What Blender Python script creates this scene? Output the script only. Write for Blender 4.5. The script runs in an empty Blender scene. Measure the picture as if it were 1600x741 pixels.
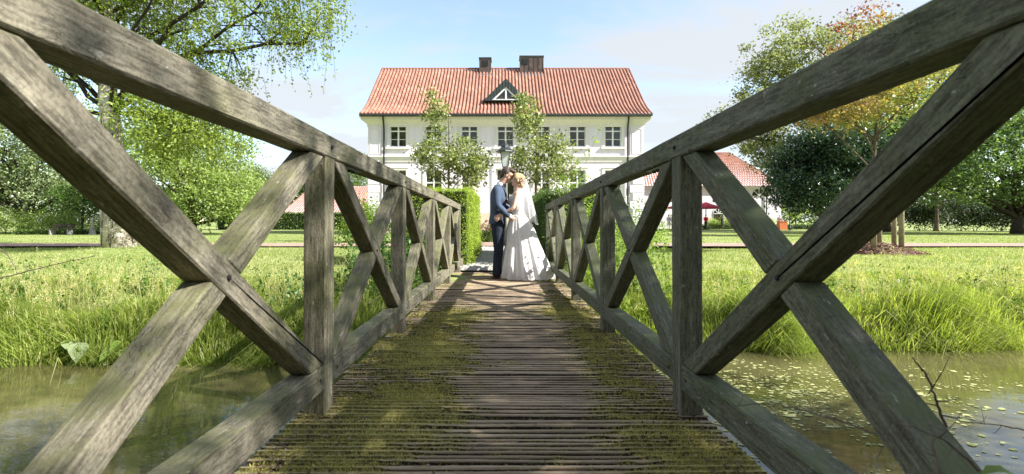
import bpy, bmesh, math, random
import numpy as np
from mathutils import Vector, Matrix, noise as mn

SC = bpy.context.scene
COL = SC.collection
rng = np.random.default_rng(7)
random.seed(7)
PI = math.pi

# ------------------------------------------------------------------ camera
CAM_H = 0.836
F = 760.0            # focal length in photo pixels (photo 1600 wide)
cam_d = bpy.data.cameras.new('camera'); cam = bpy.data.objects.new('camera', cam_d); COL.objects.link(cam)
cam.location = (0, 0, CAM_H); cam.rotation_euler = (math.radians(90), 0, 0)
cam_d.sensor_width = 36; cam_d.lens = F/1600*36
cam_d.shift_x = 14/1600; cam_d.shift_y = -24.5/1600
cam_d.clip_start = 0.02; cam_d.clip_end = 3000
cam_d.dof.use_dof = True; cam_d.dof.focus_distance = 7.8; cam_d.dof.aperture_fstop = 5.0
SC.camera = cam

# ------------------------------------------------------------------ sky, sun, exposure
SUN_EL = math.radians(38); SUN_AZ = math.atan2(0.953, -0.30)   # clockwise from +Y
sun_dir = Vector((math.sin(SUN_AZ)*math.cos(SUN_EL), math.cos(SUN_AZ)*math.cos(SUN_EL), math.sin(SUN_EL)))
W = bpy.data.worlds.new('World'); SC.world = W; W.use_nodes = True
nt = W.node_tree; nt.nodes.clear()
def wn(t): return nt.nodes.new(t)
out = wn('ShaderNodeOutputWorld'); bg = wn('ShaderNodeBackground'); bg.inputs[1].default_value = 0.122
sky = wn('ShaderNodeTexSky'); sky.sky_type = 'NISHITA'; sky.sun_disc = False
sky.sun_elevation = SUN_EL; sky.sun_rotation = SUN_AZ; sky.air_density = 1.0; sky.dust_density = 0.35; sky.ozone_density = 1.0
tc = wn('ShaderNodeTexCoord'); sep = wn('ShaderNodeSeparateXYZ'); nt.links.new(tc.outputs['Generated'], sep.inputs[0])
zz = wn('ShaderNodeMath'); zz.operation = 'ADD'; zz.inputs[1].default_value = 0.22; nt.links.new(sep.outputs[2], zz.inputs[0])
zm = wn('ShaderNodeMath'); zm.operation = 'MAXIMUM'; zm.inputs[1].default_value = 0.05; nt.links.new(zz.outputs[0], zm.inputs[0])
dv = []
for k in (0, 1):
    d = wn('ShaderNodeMath'); d.operation = 'DIVIDE'; nt.links.new(sep.outputs[k], d.inputs[0]); nt.links.new(zm.outputs[0], d.inputs[1]); dv.append(d)
cmb = wn('ShaderNodeCombineXYZ'); nt.links.new(dv[0].outputs[0], cmb.inputs[0]); nt.links.new(dv[1].outputs[0], cmb.inputs[1])
mp = wn('ShaderNodeMapping'); mp.inputs['Location'].default_value = (4.6, 1.1, 0.0); mp.inputs['Scale'].default_value = (0.7, 1.3, 1); nt.links.new(cmb.outputs[0], mp.inputs[0])
cn = wn('ShaderNodeTexNoise'); cn.inputs['Scale'].default_value = 0.9; cn.inputs['Detail'].default_value = 9; cn.inputs['Roughness'].default_value = 0.58; cn.inputs['Distortion'].default_value = 0.5
nt.links.new(mp.outputs[0], cn.inputs['Vector'])
cr = wn('ShaderNodeValToRGB'); cr.color_ramp.elements[0].position = 0.43; cr.color_ramp.elements[0].color = (0.16, 0.16, 0.16, 1)
cr.color_ramp.elements[1].position = 0.57; cr.color_ramp.elements[1].color = (0.92, 0.92, 0.92, 1); nt.links.new(cn.outputs[0], cr.inputs[0])
mx = wn('ShaderNodeMix'); mx.data_type = 'RGBA'; nt.links.new(cr.outputs[0], mx.inputs[0]); nt.links.new(sky.outputs[0], mx.inputs[6])
mx.inputs[7].default_value = (2.30, 2.39, 2.47, 1)
nt.links.new(mx.outputs[2], bg.inputs[0]); nt.links.new(bg.outputs[0], out.inputs[0])
sd = bpy.data.lights.new('sun', 'SUN'); sd.energy = 5.0; sd.angle = math.radians(0.55); sd.color = (1.0, 0.965, 0.91)
sun = bpy.data.objects.new('sun', sd); COL.objects.link(sun); sun.rotation_euler = sun_dir.to_track_quat('Z', 'Y').to_euler()
vs = SC.view_settings; vs.view_transform = 'Standard'; vs.look = 'None'; vs.gamma = 1.0; vs.exposure = 1.54; vs.use_curve_mapping = False
SC.cycles.use_denoising = True
SC.cycles.max_bounces = 8; SC.cycles.transparent_max_bounces = 12; SC.cycles.caustics_reflective = False; SC.cycles.caustics_refractive = False

# ------------------------------------------------------------------ helpers
def at(px, py, d):
    """a point of the place at distance d whose bearing was read off the photograph"""
    return Vector(((px-786)/F*d, d, CAM_H+(346-py)/F*d))
def gx(px, d): return (px-786)/F*d
def gz(py, d): return CAM_H+(346-py)/F*d
GZ = -0.10           # lawn level
WZ = -0.75           # water level

def tag(o, label=None, cat=None, group=None, kind=None):
    if label: o['label'] = label
    if cat: o['category'] = cat
    if group: o['group'] = group
    if kind: o['kind'] = kind
    return o
def link(o, parent=None):
    COL.objects.link(o)
    if parent is not None: o.parent = parent
    return o
def empty(name, loc=(0, 0, 0), rz=0.0):
    o = bpy.data.objects.new(name, None); o.location = loc; o.rotation_euler = (0, 0, rz); o.empty_display_size = 0.2
    return link(o)
def from_bm(name, bm, m, parent=None, smooth=False, loc=None):
    me = bpy.data.meshes.new(name); bm.normal_update(); bm.to_mesh(me); bm.free()
    if smooth: me.polygons.foreach_set('use_smooth', np.ones(len(me.polygons), bool))
    me.materials.append(m)
    o = bpy.data.objects.new(name, me)
    if loc is not None: o.location = loc
    return link(o, parent)
def from_data(name, V, Fc, m, parent=None, smooth=False, loc=None):
    me = bpy.data.meshes.new(name); me.from_pydata([tuple(v) for v in V], [], Fc); me.update()
    if smooth: me.polygons.foreach_set('use_smooth', np.ones(len(me.polygons), bool))
    me.materials.append(m)
    o = bpy.data.objects.new(name, me)
    if loc is not None: o.location = loc
    return link(o, parent)
def mesh_np(name, V, sizes, loops, m, tint=None, smooth=False):
    me = bpy.data.meshes.new(name)
    V = np.asarray(V, np.float32).reshape(-1, 3); sizes = np.asarray(sizes, np.int32); loops = np.asarray(loops, np.int32)
    me.vertices.add(len(V)); me.vertices.foreach_set('co', V.ravel())
    me.loops.add(len(loops)); me.loops.foreach_set('vertex_index', loops)
    me.polygons.add(len(sizes)); st = np.concatenate([[0], np.cumsum(sizes)[:-1]]).astype(np.int32)
    me.polygons.foreach_set('loop_start', st)
    if smooth: me.polygons.foreach_set('use_smooth', np.ones(len(sizes), bool))
    if tint is not None:
        a = me.attributes.new('tint', 'FLOAT', 'FACE'); a.data.foreach_set('value', np.asarray(tint, np.float32))
    me.update(calc_edges=True); me.materials.append(m)
    return me
def obj(name, me, parent=None, loc=None):
    o = bpy.data.objects.new(name, me)
    if loc is not None: o.location = loc
    return link(o, parent)
def bx(bm, x0, x1, y0, y1, z0, z1):
    v = [bm.verts.new(p) for p in ((x0,y0,z0),(x1,y0,z0),(x1,y1,z0),(x0,y1,z0),(x0,y0,z1),(x1,y0,z1),(x1,y1,z1),(x0,y1,z1))]
    for f in ((0,3,2,1),(4,5,6,7),(0,1,5,4),(1,2,6,5),(2,3,7,6),(3,0,4,7)): bm.faces.new([v[i] for i in f])
    return v
def box(name, dims, m, parent=None):
    bm = bmesh.new(); bx(bm, *dims); return from_bm(name, bm, m, parent)
def tube_np(pts, rad, seg=7):
    """closed tube along a polyline: verts, sizes, loops"""
    pts = np.asarray(pts, float); n = len(pts); V = []
    t = np.gradient(pts, axis=0); t /= np.linalg.norm(t, axis=1)[:, None]+1e-9
    ref = np.array([0.31, 0.17, 0.93]) if abs(t[0][2]) < 0.8 else np.array([0.95, 0.2, 0.1])
    for i in range(n):
        u = np.cross(t[i], ref); u /= np.linalg.norm(u)+1e-9; w = np.cross(t[i], u)
        for k in range(seg):
            a = 2*PI*k/seg; V.append(pts[i]+rad[i]*(math.cos(a)*u+math.sin(a)*w))
    lp = []; sz = []
    for i in range(n-1):
        for k in range(seg):
            k2 = (k+1) % seg; lp += [i*seg+k, i*seg+k2, (i+1)*seg+k2, (i+1)*seg+k]; sz.append(4)
    lp += list(range(seg))[::-1]; sz.append(seg); lp += [(n-1)*seg+k for k in range(seg)]; sz.append(seg)
    return np.array(V), sz, lp
class Acc:
    def __init__(s): s.V = []; s.S = []; s.L = []; s.n = 0; s.T = []
    def add(s, V, S, L, t=0.5):
        s.V.append(np.asarray(V, float)); s.S += list(S); s.L += [i+s.n for i in L]; s.n += len(V); s.T += [t]*len(S)
    def tube(s, p, r, seg=7, t=0.5): s.add(*tube_np(p, r, seg), t)
    def mesh(s, name, m, smooth=True): return mesh_np(name, np.concatenate(s.V), s.S, s.L, m, s.T, smooth)
def lathe(bm, prof, seg=16, c=(0, 0)):
    rings = []
    for r, z in prof: rings.append([bm.verts.new((c[0]+r*math.cos(2*PI*k/seg), c[1]+r*math.sin(2*PI*k/seg), z)) for k in range(seg)])
    for a, b in zip(rings, rings[1:]):
        for k in range(seg): bm.faces.new((a[k], a[(k+1) % seg], b[(k+1) % seg], b[k]))
    bm.faces.new(rings[0][::-1]); bm.faces.new(rings[-1])

# ------------------------------------------------------------------ materials
MATS = {}
class NT:
    def __init__(s, name):
        s.m = bpy.data.materials.new(name); s.m.use_nodes = True; s.t = s.m.node_tree; s.t.nodes.clear()
        s.o = s.n('ShaderNodeOutputMaterial')
    def n(s, t, **kw):
        x = s.t.nodes.new(t)
        for k, v in kw.items(): setattr(x, k, v)
        return x
    def l(s, a, b): s.t.links.new(a, b)
    def noise(s, vec, scale, detail=4, rough=0.55, dist=0.0):
        x = s.n('ShaderNodeTexNoise'); x.inputs['Scale'].default_value = scale; x.inputs['Detail'].default_value = detail
        x.inputs['Roughness'].default_value = rough; x.inputs['Distortion'].default_value = dist
        if vec is not None: s.l(vec, x.inputs['Vector'])
        return x.outputs[0]
    def ramp(s, fac, stops):
        x = s.n('ShaderNodeValToRGB'); e = x.color_ramp.elements
        while len(e) < len(stops): e.new(0.5)
        for i, (p, c) in enumerate(stops): e[i].position = p; e[i].color = (*c, 1) if len(c) == 3 else c
        s.l(fac, x.inputs[0]); return x.outputs[0]
    def mix(s, fac, a, b, mode='MIX'):
        x = s.n('ShaderNodeMix', data_type='RGBA', blend_type=mode)
        for v, i in ((fac, 0), (a, 6), (b, 7)):
            if isinstance(v, (int, float)): x.inputs[i].default_value = v
            elif isinstance(v, tuple): x.inputs[i].default_value = (*v, 1)
            else: s.l(v, x.inputs[i])
        return x.outputs[2]
    def math(s, op, a, b=0.0):
        x = s.n('ShaderNodeMath', operation=op)
        for v, i in ((a, 0), (b, 1)):
            if isinstance(v, (int, float)): x.inputs[i].default_value = v
            else: s.l(v, x.inputs[i])
        return x.outputs[0]
    def coord(s, kind='Object', scale=(1, 1, 1), rnd=False):
        tc = s.n('ShaderNodeTexCoord'); v = tc.outputs[kind]
        mp = s.n('ShaderNodeMapping'); mp.inputs['Scale'].default_value = scale; s.l(v, mp.inputs[0])
        if rnd:
            oi = s.n('ShaderNodeObjectInfo'); cb = s.n('ShaderNodeCombineXYZ')
            r1 = s.math('MULTIPLY', oi.outputs['Random'], 37.0); r2 = s.math('MULTIPLY', oi.outputs['Random'], 91.0)
            s.l(r1, cb.inputs[0]); s.l(r2, cb.inputs[1]); s.l(r1, cb.inputs[2]); s.l(cb.outputs[0], mp.inputs['Location'])
        return mp.outputs[0]
    def bump(s, h, strength=0.3, dist=0.01):
        b = s.n('ShaderNodeBump'); b.inputs['Strength'].default_value = strength; b.inputs['Distance'].default_value = dist
        s.l(h, b.inputs['Height']); return b.outputs[0]
    def pbr(s, col, rough=0.7, normal=None, spec=0.3, metal=0.0):
        p = s.n('ShaderNodeBsdfPrincipled')
        if isinstance(col, tuple): p.inputs['Base Color'].default_value = (*col, 1)
        else: s.l(col, p.inputs['Base Color'])
        if isinstance(rough, (int, float)): p.inputs['Roughness'].default_value = rough
        else: s.l(rough, p.inputs['Roughness'])
        p.inputs['Specular IOR Level'].default_value = spec; p.inputs['Metallic'].default_value = metal
        if normal is not None: s.l(normal, p.inputs['Normal'])
        return p.outputs[0]
    def done(s, sh): s.l(sh, s.o.inputs[0]); return s.m
def simple(name, col, rough=0.7, var=0.12, scale=6.0, spec=0.3, metal=0.0, bump=0.15):
    t = NT(name); c = t.coord()
    n = t.noise(c, scale, 6, 0.6)
    d = tuple(max(0, x*(1-var*2)) for x in col); l = tuple(min(1, x*(1+var)) for x in col)
    k = t.ramp(n, [(0.3, d), (0.7, l)])
    return t.done(t.pbr(k, rough, t.bump(t.noise(c, scale*9, 3), bump, 0.01), spec, metal))
def leafmat(name, dark, light, extra=None, trans=0.45, rough=0.5):
    t = NT(name); a = t.n('ShaderNodeAttribute', attribute_name='tint')
    stops = [(0.0, dark), (0.75, light)] + ([(1.0, extra)] if extra else [])
    k = t.ramp(a.outputs['Fac'], stops)
    p = t.pbr(k, rough, None, 0.35)
    tr = t.n('ShaderNodeBsdfTranslucent'); kk = t.mix(1.0, k, (1.25, 1.3, 0.6), 'MULTIPLY'); t.l(kk, tr.inputs[0])
    mxs = t.n('ShaderNodeMixShader'); mxs.inputs[0].default_value = trans; t.l(p, mxs.inputs[1]); t.l(tr.outputs[0], mxs.inputs[2])
    return t.done(mxs.outputs[0])

def wood_mat(name, base_d, base_l, green):
    t = NT(name); c = t.coord('Object', (1, 1, 1), True)
    g = t.coord('Object', (2.2, 55, 55), True)         # long along local X: the grain
    g2 = t.coord('Object', (0.9, 14, 14), True)
    grain = t.noise(g, 1.0, 5, 0.6, 0.3); broad = t.noise(g2, 1.0, 4, 0.55, 0.4)
    col = t.mix(t.ramp(grain, [(0.3, (0, 0, 0)), (0.7, (1, 1, 1))]), base_d, base_l)
    col = t.mix(t.ramp(broad, [(0.35, (0, 0, 0)), (0.75, (0.75,)*3)]), col, tuple(x*0.62 for x in base_l))
    alg = t.noise(c, 3.4, 7, 0.62)
    col = t.mix(t.ramp(alg, [(0.45, (0, 0, 0)), (0.68, (0.75,)*3)]), col, green)
    sp = t.noise(t.coord('Object', (16, 110, 110), True), 1.0, 4, 0.7)                          # fine weathered speckle
    col = t.mix(t.ramp(sp, [(0.38, (0.85,)*3), (0.54, (0, 0, 0))]), col, t.mix(0.7, col, (0.02, 0.018, 0.012)))
    sp2 = t.noise(c, 120, 3, 0.7)
    col = t.mix(t.ramp(sp2, [(0.40, (0.6,)*3), (0.54, (0, 0, 0))]), col, t.mix(0.6, col, (0.03, 0.026, 0.018)))
    ge = t.n('ShaderNodeNewGeometry'); sx = t.n('ShaderNodeSeparateXYZ'); t.l(ge.outputs['Normal'], sx.inputs[0])
    upf = t.ramp(sx.outputs[2], [(0.30, (0, 0, 0)), (0.60, (1, 1, 1))]); upm = t.math('MULTIPLY', upf, t.ramp(t.noise(c, 7, 6, 0.7), [(0.40, (0, 0, 0)), (0.62, (0.8,)*3)]))
    col = t.mix(upm, col, tuple(x*1.15 for x in green))
    lich = t.noise(t.coord('Object', (14, 34, 34), True), 1.0, 6, 0.75)                       # pale lichen freckles
    col = t.mix(t.ramp(lich, [(0.62, (0, 0, 0)), (0.70, (0.8,)*3)]), col, (0.52, 0.51, 0.44))
    ck = t.coord('Object', (8, 30, 30), True)
    crk = t.noise(ck, 1.0, 3, 0.5, 0.8)                  # drying cracks along the grain
    cm = t.ramp(crk, [(0.488, (0, 0, 0)), (0.5, (1, 1, 1)), (0.512, (0, 0, 0))])
    msk = t.ramp(t.noise(c, 4.2, 2), [(0.55, (0, 0, 0)), (0.66, (1, 1, 1))])
    cm = t.math('MULTIPLY', t.math('MULTIPLY', cm, msk), 0.75)
    col = t.mix(cm, col, (0.012, 0.010, 0.008))
    h = t.math('ADD', t.math('MULTIPLY', grain, 0.7), t.math('MULTIPLY', t.math('ADD', sp, sp2), 0.35)); h = t.math('SUBTRACT', h, t.math('MULTIPLY', cm, 1.2))
    return t.done(t.pbr(col, 0.82, t.bump(h, 0.55, 0.006), 0.25))
M = {}
M['wood_l'] = wood_mat('weathered_oak_lit', (0.125, 0.108, 0.072), (0.345, 0.312, 0.232), (0.135, 0.138, 0.055))  # left railing: paler copy, its brighter light put into the colour
M['wood_r'] = wood_mat('weathered_oak_shaded', (0.090, 0.088, 0.060), (0.262, 0.255, 0.190), (0.102, 0.118, 0.050))  # right railing: darker, greener copy with its shade put into the colour

def plank_mat():
    t = NT('deck_plank'); c = t.coord('Object', (1, 1, 1), True)
    g = t.coord('Object', (1.6, 60, 60), True)
    grain = t.noise(g, 1.0, 5, 0.62, 0.4)
    col = t.mix(t.ramp(grain, [(0.32, (0, 0, 0)), (0.68, (1, 1, 1))]), (0.18, 0.120, 0.072), (0.60, 0.47, 0.33))
    br = t.noise(c, 2.3, 5, 0.6)
    col = t.mix(t.ramp(br, [(0.4, (0, 0, 0)), (0.7, (0.7,)*3)]), col, (0.27, 0.205, 0.14))
    a = t.n('ShaderNodeAttribute', attribute_name='moss').outputs['Fac']
    gr = t.n('ShaderNodeAttribute', attribute_name='groove').outputs['Fac']
    fine = t.noise(c, 60, 5, 0.7)
    fine2 = t.noise(c, 210, 3, 0.7)
    mm = t.math('ADD', a, t.math('ADD', t.math('MULTIPLY', t.math('SUBTRACT', fine, 0.5), 2.2), t.math('MULTIPLY', t.math('SUBTRACT', fine2, 0.5), 1.2)))
    mm = t.ramp(mm, [(0.34, (0, 0, 0)), (0.86, (0.85,)*3)])
    mcol = t.ramp(t.noise(c, 130, 3, 0.7), [(0.3, (0.22, 0.20, 0.045)), (0.7, (0.62, 0.56, 0.20))])
    dirt_and_shade = t.ramp(t.math('ADD', gr, t.math('MULTIPLY', t.math('SUBTRACT', fine, 0.5), 0.6)), [(0.30, (0, 0, 0)), (0.62, (1.0,)*3)])
    col = t.mix(dirt_and_shade, col, (0.022, 0.016, 0.011))       # humus and the shade of the grooves, painted black
    col = t.mix(mm, col, mcol)
    h = t.math('ADD', grain, t.math('MULTIPLY', fine, t.math('ADD', t.math('MULTIPLY', mm, 1.4), 0.5)))
    return t.done(t.pbr(col, 0.88, t.bump(h, 0.7, 0.006), 0.2))
M['plank'] = plank_mat()
M['iron'] = simple('dark_iron', (0.03, 0.03, 0.032), 0.5, 0.2, 20, 0.4, 0.6)
M['galv'] = simple('galvanised_steel', (0.22, 0.23, 0.24), 0.45, 0.15, 30, 0.5, 0.8)
M['moss'] = leafmat('moss_tufts', (0.24, 0.22, 0.045), (0.64, 0.58, 0.21), None, 0.25, 0.9)
M['litter'] = leafmat('leaf_litter', (0.035, 0.022, 0.013), (0.20, 0.135, 0.085), (0.34, 0.29, 0.23), 0.1, 0.8)
M['grass'] = leafmat('bank_grass', (0.125, 0.180, 0.026), (0.40, 0.48, 0.11), (0.62, 0.56, 0.33), 0.5, 0.55)
M['lawn_blades'] = leafmat('lawn_blades', (0.14, 0.195, 0.045), (0.31, 0.365, 0.11), (0.46, 0.43, 0.22), 0.45, 0.6)
M['weed'] = leafmat('weed_leaves', (0.030, 0.078, 0.014), (0.12, 0.22, 0.04), None, 0.4, 0.45)
M['weed_light'] = leafmat('young_leaves', (0.075, 0.14, 0.020), (0.26, 0.36, 0.07), None, 0.5, 0.45)
M['birch'] = leafmat('birch_leaves', (0.085, 0.130, 0.022), (0.31, 0.39, 0.08), None, 0.45, 0.45)
M['pale'] = leafmat('pale_leaves', (0.10, 0.14, 0.060), (0.31, 0.37, 0.19), None, 0.4, 0.5)
M['bright'] = leafmat('bright_leaves', (0.13, 0.195, 0.050), (0.40, 0.49, 0.18), None, 0.5, 0.5)
M['mid'] = leafmat('mid_leaves', (0.050, 0.095, 0.022), (0.17, 0.24, 0.07), None, 0.4, 0.5)
M['darkleaf'] = leafmat('dark_maple_leaves', (0.014, 0.036, 0.018), (0.055, 0.095, 0.055), None, 0.25, 0.32)
M['maple'] = leafmat('maple_leaves', (0.045, 0.095, 0.026), (0.22, 0.31, 0.12), None, 0.4, 0.35)
M['oak'] = leafmat('lime_leaves', (0.10, 0.125, 0.040), (0.33, 0.36, 0.16), None, 0.4, 0.5)
M['copper'] = leafmat('copper_leaves', (0.24, 0.29, 0.08), (0.40, 0.27, 0.13), (0.24, 0.065, 0.06), 0.45, 0.5)
M['pear'] = leafmat('pear_leaves', (0.075, 0.115, 0.026), (0.30, 0.34, 0.125), (0.52, 0.55, 0.36), 0.4, 0.4)  # palest stop paints whitish glints onto some leaves
M['yew'] = leafmat('yew_needles', (0.014, 0.034, 0.014), (0.055, 0.085, 0.035), (0.13, 0.09, 0.045), 0.2, 0.6)
M['hedge'] = leafmat('hedge_leaves', (0.085, 0.150, 0.016), (0.38, 0.48, 0.055), None, 0.4, 0.5)
M['hedge_dark'] = leafmat('dark_hedge_leaves', (0.032, 0.070, 0.014), (0.12, 0.19, 0.035), None, 0.35, 0.5)
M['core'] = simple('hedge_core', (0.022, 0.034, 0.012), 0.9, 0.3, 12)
M['petal'] = leafmat('rose_petals', (0.62, 0.12, 0.22), (0.80, 0.42, 0.50), (0.85, 0.75, 0.75), 0.3)
M['bark'] = simple('bark', (0.14, 0.11, 0.085), 0.9, 0.3, 9, 0.2, 0, 0.6)
M['bark_dark'] = simple('dark_bark', (0.055, 0.045, 0.036), 0.9, 0.3, 9, 0.2, 0, 0.6)
M['twig'] = simple('dry_twig', (0.20, 0.15, 0.125), 0.8, 0.3, 30)
def birch_bark():
    t = NT('birch_bark'); c = t.coord('Object', (1, 1, 0.9)); cs = t.coord('Object', (1.2, 1.2, 9))
    a = t.noise(c, 2.6, 7, 0.65); b = t.noise(cs, 1.6, 4, 0.6)
    col = t.mix(t.ramp(b, [(0.35, (0, 0, 0)), (0.65, (1, 1, 1))]), (0.46, 0.39, 0.30), (0.76, 0.70, 0.61))
    m = t.ramp(a, [(0.47, (0, 0, 0)), (0.56, (1, 1, 1))])
    v = t.noise(t.coord('Object', (5, 5, 1.3)), 1.7, 6, 0.7)
    m2 = t.ramp(v, [(0.52, (0, 0, 0)), (0.58, (0.96,)*3)])
    col = t.mix(m2, col, (0.060, 0.045, 0.032)); col = t.mix(t.math('MULTIPLY', m, 0.5), col, (0.14, 0.12, 0.085))
    return t.done(t.pbr(col, 0.85, t.bump(t.math('ADD', v, t.noise(c, 14, 4)), 0.9, 0.06), 0.2))
M['birch_bark'] = birch_bark()

def ground_mat():
    t = NT('lawn_ground'); c = t.coord()
    a = t.noise(c, 0.22, 6, 0.6); b = t.noise(c, 2.2, 6, 0.7); f = t.noise(c, 28, 4, 0.7)
    col = t.mix(t.ramp(b, [(0.3, (0, 0, 0)), (0.7, (1, 1, 1))]), (0.165, 0.22, 0.052), (0.295, 0.345, 0.115))
    col = t.mix(t.ramp(a, [(0.42, (0, 0, 0)), (0.66, (0.7,)*3)]), col, (0.37, 0.36, 0.165))
    col = t.mix(t.ramp(f, [(0.35, (0.5,)*3), (0.6, (0, 0, 0))]), col, (0.07, 0.12, 0.022))
    geo = t.n('ShaderNodeNewGeometry'); sp = t.n('ShaderNodeSeparateXYZ'); t.l(geo.outputs['Position'], sp.inputs[0])
    zf = t.math('ADD', sp.outputs[2], t.math('MULTIPLY', t.math('SUBTRACT', b, 0.5), 0.25))
    mr = t.n('ShaderNodeMapRange'); mr.inputs[1].default_value = -0.36; mr.inputs[2].default_value = -0.22; t.l(zf, mr.inputs[0])
    soil = t.ramp(f, [(0.3, (0.045, 0.034, 0.018)), (0.7, (0.12, 0.095, 0.055))])
    col = t.mix(mr.outputs[0], soil, col)
    return t.done(t.pbr(col, 0.92, t.bump(t.math('ADD', f, b), 0.5, 0.03), 0.15))
M['ground'] = ground_mat()
def water_mat():
    t = NT('pond_water'); c = t.coord('Object', (1, 1.6, 1))
    a = t.noise(c, 0.5, 4, 0.6)
    col = t.ramp(a, [(0.35, (0.060, 0.058, 0.020)), (0.7, (0.115, 0.102, 0.048))])
    w = t.noise(t.coord('Object', (1.0, 2.2, 1)), 3.0, 3, 0.5, 0.3)
    return t.done(t.pbr(col, 0.035, t.bump(w, 0.05, 0.05), 0.5))
M['water'] = water_mat()
M['duckweed'] = leafmat('duckweed', (0.24, 0.27, 0.09), (0.46, 0.46, 0.20), None, 0.1, 0.6)
def gravel(name, a, b):
    t = NT(name); c = t.coord(); f = t.noise(c, 40, 5, 0.75); g = t.noise(c, 1.2, 4)
    col = t.mix(t.ramp(f, [(0.3, (0, 0, 0)), (0.7, (1, 1, 1))]), a, b)
    col = t.mix(t.ramp(g, [(0.4, (0, 0, 0)), (0.75, (0.35,)*3)]), col, tuple(x*0.6 for x in a))
    return t.done(t.pbr(col, 0.9, t.bump(f, 0.6, 0.02), 0.2))
M['path'] = gravel('red_gravel', (0.27, 0.18, 0.14), (0.40, 0.29, 0.23))
M['cobble'] = gravel('cobble_stone', (0.26, 0.24, 0.21), (0.46, 0.44, 0.40))
M['stone'] = simple('grey_stone', (0.30, 0.29, 0.27), 0.85, 0.2, 5)
M['sand'] = simple('sandstone', (0.46, 0.40, 0.30), 0.85, 0.15, 4)
M['mulch'] = leafmat('bark_mulch', (0.07, 0.035, 0.020), (0.26, 0.145, 0.085), (0.40, 0.27, 0.17), 0.0, 0.9)
M['mulch_soil'] = simple('mulch_soil', (0.10, 0.055, 0.035), 0.95, 0.3, 14)
M['stake'] = simple('round_timber', (0.30, 0.25, 0.175), 0.8, 0.2, 6)
# buildings
def plaster(name, col):
    t = NT(name); c = t.coord(); n = t.noise(c, 1.1, 6, 0.65); f = t.noise(c, 14, 5, 0.6)
    st = t.noise(t.coord('Object', (2.5, 2.5, 0.25)), 1.5, 5, 0.6)
    k = t.mix(t.ramp(n, [(0.3, (0, 0, 0)), (0.75, (0.6,)*3)]), col, tuple(x*0.92 for x in col))
    k = t.mix(t.ramp(st, [(0.50, (0, 0, 0)), (0.75, (0.5,)*3)]), k, tuple(x*0.72 for x in col))
    return t.done(t.pbr(k, 0.85, t.bump(f, 0.12, 0.01), 0.2))
M['wall'] = plaster('white_render', (0.76, 0.70, 0.765))
M['cream'] = plaster('cream_trim', (0.72, 0.68, 0.65))
M['paint'] = simple('white_paint', (0.78, 0.78, 0.77), 0.5, 0.05, 8)
def glass_mat():
    t = NT('window_glass'); c = t.coord('Object', (1, 1, 1), True)
    k = t.ramp(t.noise(c, 1.6, 3), [(0.35, (0.012, 0.014, 0.012)), (0.7, (0.07, 0.055, 0.035))])
    return t.done(t.pbr(k, 0.03, t.bump(t.noise(c, 2.0, 2), 0.03, 0.03), 0.6))
M['glass'] = glass_mat()
def tile_mat():
    t = NT('clay_tiles'); a = t.n('ShaderNodeAttribute', attribute_name='tint').outputs['Fac']; c = t.coord()
    k = t.ramp(a, [(0.0, (0.215, 0.090, 0.058)), (0.5, (0.325, 0.142, 0.094)), (1.0, (0.43, 0.225, 0.160))])
    n = t.noise(c, 0.6, 6, 0.65); k = t.mix(t.ramp(n, [(0.46, (0, 0, 0)), (0.70, (0.65,)*3)]), k, (0.20, 0.105, 0.075))
    return t.done(t.pbr(k, 0.6, t.bump(t.noise(c, 20, 3), 0.15, 0.01), 0.35))
M['tile'] = tile_mat()
M['copper_green'] = simple('patina_copper', (0.050, 0.062, 0.060), 0.55, 0.2, 3, 0.4, 0.3)
M['copper_brown'] = simple('brown_copper', (0.12, 0.085, 0.07), 0.45, 0.25, 2, 0.4, 0.5)
M['gutter'] = simple('dark_gutter', (0.035, 0.042, 0.040), 0.5, 0.2, 5, 0.4, 0.3)
M['dark'] = simple('near_black', (0.02, 0.02, 0.02), 0.8)
M['lampglass'] = simple('lantern_glass', (0.62, 0.64, 0.62), 0.15, 0.08, 5, 0.6)
M['lampiron'] = simple('lamp_iron', (0.035, 0.040, 0.038), 0.45, 0.2, 12, 0.5, 0.3)
M['parasol'] = simple('red_canvas', (0.42, 0.035, 0.06), 0.8, 0.15, 2)
M['orange'] = simple('orange_box', (0.55, 0.16, 0.06), 0.6, 0.1)
M['dooroak'] = simple('grey_door', (0.34, 0.34, 0.32), 0.5, 0.1)
# people
M['skin'] = simple('skin', (0.52, 0.31, 0.215), 0.5, 0.05, 14, 0.4, 0, 0.03)
M['skin_f'] = simple('skin_fair', (0.62, 0.39, 0.285), 0.5, 0.05, 14, 0.4, 0, 0.03)
def cloth(name, col, sc=220.0, rough=0.8):
    t = NT(name); c = t.coord(); n = t.noise(c, 5, 4); f = t.noise(c, sc, 2)
    k = t.mix(t.ramp(n, [(0.3, (0, 0, 0)), (0.7, (1, 1, 1))]), tuple(x*0.8 for x in col), tuple(min(1, x*1.15) for x in col))
    h = t.math('ADD', t.math('MULTIPLY', t.noise(c, 9, 3, 0.5, 0.8), 1.0), t.math('MULTIPLY', f, 0.15))
    return t.done(t.pbr(k, rough, t.bump(h, 0.45, 0.02), 0.3))
M['suit'] = cloth('blue_suit', (0.050, 0.074, 0.120))
M['trouser'] = cloth('navy_trousers', (0.014, 0.021, 0.038))
M['shirt'] = cloth('white_shirt', (0.78, 0.78, 0.80))
M['bow'] = cloth('grey_bow_tie', (0.10, 0.11, 0.13))
M['shoe'] = simple('brown_leather', (0.16, 0.055, 0.03), 0.35, 0.2, 20, 0.5)
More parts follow.
